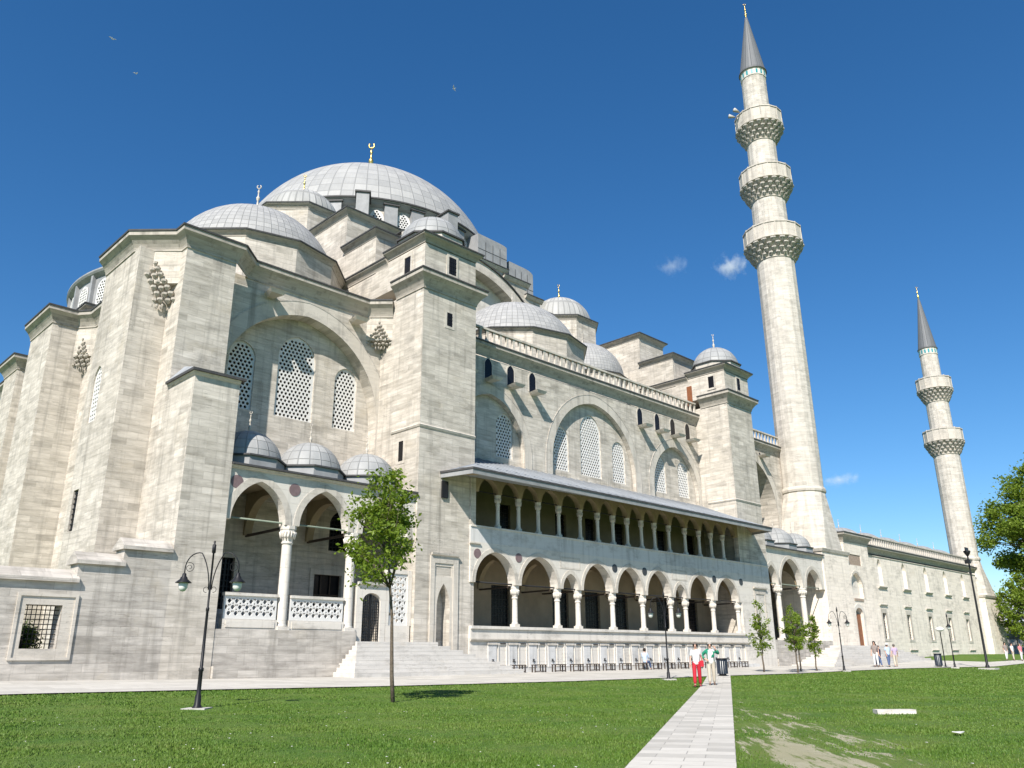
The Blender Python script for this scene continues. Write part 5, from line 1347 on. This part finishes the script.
def person(loc, face, label, top, legs, hair, H=1.7, pose='stand', short=False, jacket=None, shoes='shoe', bag=None, group=None, swing=.12, arms='down', sleeve=.5, hat=None, long_hair=False):
    """local frame: facing +y, x to the person's left... scaled to H"""
    s = H/1.72; P = empty('person', (0,0,0), label, 'person', group)
    V = []; E = []; R = []
    def v(p, r, c=None):
        V.append((p[0]*s, p[1]*s, p[2]*s)); R.append(tuple(q*s for q in r) if isinstance(r, tuple) else r*s); i = len(V)-1
        if c is not None: E.append((c, i))
        return i
    sit = pose == 'sit'
    zp = .50 if sit else .93
    dz = zp-.93
    pel = v((0,0,zp), (.135,.105)); ab = v((0,.005,1.08+dz), (.125,.095), pel); ch = v((0,.0,1.30+dz), (.155,.105), ab); nb = v((0,-.005,1.42+dz), (.085,.075), ch)
    nk = v((0,.0,1.49+dz), .052, nb); hd = v((0,.02,1.60+dz), (.072,.088), nk); ht = v((0,.015,1.68+dz), (.060,.070), hd)
    nose = v((0,.115,1.585+dz), .014, hd)
    joints = {}
    for sd in (-1, 1):
        sh = v((sd*.17,-.005,1.40+dz), .058, ch)
        if arms == 'hip' and sd == 1: el = v((sd*.36,-.08,1.19+dz), .042, sh); wr = v((sd*.20,.10,1.03+dz), .029, el); hdir = Vector((-.8,.5,-.3))
        elif arms in ('hip','face') and not (arms == 'face' and sd == -1): el = v((sd*.37,-.07,1.18+dz), .042, sh); wr = v((sd*.22,.11,1.04+dz), .029, el); hdir = Vector((-sd*.7,.5,-.4))
        elif arms == 'face' and sd == -1: el = v((sd*.36,.04,1.27+dz), .042, sh); wr = v((sd*.22,.15,1.46+dz), .029, el); hdir = Vector((-sd*.5,.1,.8))
        elif sit: el = v((sd*.22,.10,1.16+dz), .042, sh); wr = v((sd*.15,.33,1.10+dz), .029, el); hdir = Vector((-sd*.2,.9,-.2))
        else: el = v((sd*.225,-.03+sd*swing*.3,1.13+dz), .042, sh); wr = v((sd*.245,.05+sd*swing*.8,.90+dz), .028, el); hdir = Vector((0,.15,-1))
        hdir.normalize(); w = Vector(V[wr])/s; side = hdir.cross(Vector((0,1,.2))).normalized()
        pm = v(tuple(w+hdir*.055), (.034,.022), wr)
        for k, ln in enumerate((.072,.082,.078,.062)):
            b_ = v(tuple(w+hdir*.09+side*(k-1.5)*.021), .0095, pm); m_ = v(tuple(w+hdir*(.09+ln*.55)+side*(k-1.5)*.023), .0088, b_); v(tuple(w+hdir*(.09+ln)+side*(k-1.5)*.022+Vector((0,.012,0))), .0075, m_)
        tb = v(tuple(w+hdir*.05-side*.045*sd+Vector((0,.01,0))), .011, pm); v(tuple(w+hdir*.095-side*.055*sd+Vector((0,.02,0))), .0085, tb)
        joints[('a',sd)] = (V[sh], V[el], V[wr])
        hp = v((sd*.09,0,zp-.05), .09, pel)
        if sit: kn = v((sd*.11,.42,.48), .062, hp); an = v((sd*.10,.62 if sd == 1 else .50,.10), .042, kn); ty = .76 if sd == 1 else .64
        else: kn = v((sd*.10,.02+sd*swing*.5,.50), .062, hp); an = v((sd*.10,-.02+sd*swing*1.1,.09), .041, kn); ty = V[an][1]/s+.14
        hl = v((sd*.10,V[an][1]/s,.045), .042, an); to = v((sd*.115,ty,.03), .034, hl)
        joints[('l',sd)] = (V[hp], V[kn], V[an], V[hl], V[to])
    skin_mesh('body', V, E, R, 'skin', P)
    def shell(name, mat, chains, sub=1):
        vv = []; ee = []; rr = []; idx = {}
        for ch_ in chains:
            last = None
            for p, r in ch_:
                key = tuple(round(q, 4) for q in p)
                if key not in idx: idx[key] = len(vv); vv.append(p); rr.append(tuple(q*s for q in r) if isinstance(r, tuple) else r*s)
                if last is not None and last != idx[key]: ee.append((last, idx[key]))
                last = idx[key]
        return skin_mesh(name, vv, ee, rr, mat, P, sub)
    sc_ = lambda x, y, z: (x*s, y*s, z*s)
    lp = sc_(0,0,zp+.04)
    wt = sc_(0,0,zp+.14)
    ch_ = [[(lp, (.152,.12)), (wt, (.14,.11))]]
    for sd in (-1,1):
        h_, k_, a_, hl_, t_ = joints[('l',sd)]
        end = a_ if not short else (k_[0], k_[1], k_[2]-.04*s)
        ch_.append([(lp, (.152,.12)), (h_, .107), (k_, .083), (end, .07)])
    shell('trousers' if not short else 'shorts', legs, ch_)
    def topshell(name, mat, extra, slv):
        c = [[(sc_(0,0,zp-.12), (.178+extra,.14+extra)), (sc_(0,0,zp+.03), (.172+extra,.136+extra)), (sc_(0,.005,1.08+dz), (.148+extra,.118+extra)), (sc_(0,0,1.30+dz), (.175+extra,.128+extra)), (sc_(0,-.005,1.425+dz), (.10+extra,.085+extra))]]
        for sd in (-1,1):
            a, b, w = [Vector(q) for q in joints[('a',sd)]]
            pts_ = [(sc_(0,0,1.30+dz), (.175+extra,.128+extra)), (tuple(a), .075+extra)]
            if slv <= .5: pts_.append((tuple(a.lerp(b, slv*2*.85)), .066+extra))
            else: pts_ += [(tuple(b), .058+extra), (tuple(b.lerp(w, (slv-.5)*2)), .046+extra)]
            c.append(pts_)
        return shell(name, mat, c)
    topshell('shirt', top, 0, sleeve)
    if jacket:
        # open jacket: the shell with its front strip cut away
        j = topshell('jacket', jacket, .016, .9); bm = bmesh.new(); bm.from_mesh(j.data)
        bmesh.ops.delete(bm, geom=[f for f in bm.faces if f.calc_center_median().y > .05*s and abs(f.calc_center_median().x) < .075*s], context='FACES'); bm.to_mesh(j.data); bm.free()
    for sd in (-1,1):
        a_, hl_, t_ = joints[('l',sd)][2:]
        shell('shoe', shoes, [[(hl_, (.056,.052)), (((hl_[0]+t_[0])/2,(hl_[1]+t_[1])/2,.045*s), (.055,.05)), (t_, (.046,.036))]])
    hc = Vector(sc_(0,.0,1.635+dz)); mb = MB()
    for rr_, z0_ in ((1,0),):
        pr = [(.001,.125),(.05,.118),(.085,.085),(.1,.04),(.101,0),(.095,-.05 if not long_hair else -.12),(.07,-.07 if not long_hair else -.2)]
        mb.rev([(r*s, z*s) for r, z in pr], (hc.x, hc.y-.012*s, hc.z-.005*s), 14)
    o = build(mb, 'hair', hair, P)
    bm = bmesh.new(); bm.from_mesh(o.data); bmesh.ops.delete(bm, geom=[f for f in bm.faces if f.calc_center_median().y > .035*s and f.calc_center_median().z < hc.z+.055*s], context='FACES'); bm.to_mesh(o.data); bm.free()
    for sd in (-1,1):
        mb = MB(); mb.rev([(.001,-.011*s),(.011*s,0),(.001,.011*s)], (sd*.03*s, .098*s, (1.61+dz)*s), 8); build(mb, 'eye', 'hair_dark', P)
    mb = MB(); mb.box(-.024*s, .024*s, .098*s, .108*s, (1.548+dz)*s, (1.558+dz)*s); build(mb, 'mouth', 'red_shoe', P)
    if hat:
        mb = MB(); mb.rev([(.19*s,0),(.11*s,.02*s),(.10*s,.10*s),(.001,.12*s)], (hc.x,hc.y,hc.z+.02*s), 16); build(mb, 'hat', hat, P)
    if bag:
        mb = MB(); mb.prism([(-.3*s,-.09*s),(-.16*s,-.13*s),(-.16*s,.13*s),(-.3*s,.09*s)], (.78+dz)*s, (1.02+dz)*s); mb.tube([sc_(-.22,0,1.0+dz), sc_(-.17,.05,1.35+dz), sc_(-.06,.02,1.47+dz)], .012*s, 5); build(mb, 'shoulder_bag', bag, P)
    P.location = loc; P.rotation_euler = (0,0,face)
    return P
TOCAM = rad(121)     # walking towards the camera along the path
G = lambda x, y, dz=.016: (x, y, zg(x,y)+dz)
person(G(30.45,19.94), TOCAM, 'woman in white short sleeved top and red trousers walking on the slab path', 'white_cloth', 'red', 'hair_grey', 1.70, shoes='red_shoe', bag='red', swing=.14)
person(G(32.35,20.45), TOCAM+.1, 'man in open green jacket, white shirt and beige trousers walking on the slab path', 'white_cloth', 'beige', 'hair_white', 1.73, jacket='green_cloth', arms='face', swing=.10)
person((45.0,33.3,.395), rad(-78), 'man in pale blue shirt and jeans sitting on a stool by the taps', 'pale_blue', 'denim', 'hair_dark', 1.72, pose='sit', sleeve=.9)
person(G(69.4,28.6), rad(100), 'woman with long hair, patterned top and white trousers before the portal steps', 'print_grey', 'white_cloth', 'hair_dark', 1.95, long_hair=True, swing=.05)
person(G(70.4,28.7), rad(170), 'person in navy top and jeans in the middle of the group at the steps', 'navy', 'denim', 'hair_dark', 1.60, swing=.2, bag='white_cloth')
person(G(70.9,28.2), rad(150), 'person in pale blue top and jeans in the group at the steps', 'pale_blue', 'denim', 'hair_grey', 1.78, hat='white_cloth')
person(G(71.8,28.0), rad(-60), 'person in lilac top and beige trousers at the right of the group by the steps', 'lilac', 'beige', 'hair_grey', 1.72, swing=.2)
person(G(71.3,29.3), rad(120), 'person in white top and dark trousers behind the others of the group at the steps', 'white_cloth', 'navy', 'hair_dark', 1.72, swing=.06)
person(G(99.0,27.3), rad(140), 'far person in grey top and pale trousers at the right edge', 'print_grey', 'white_cloth', 'hair_dark', 1.75)
person(G(99.8,26.9), rad(160), 'far person in white top and beige trousers beside the one in pink', 'white_cloth', 'beige', 'hair_dark', 1.7)
person(G(100.4,26.3), rad(150), 'far person in pink top and white trousers at the right edge', 'pink', 'white_cloth', 'hair_grey', 1.7)
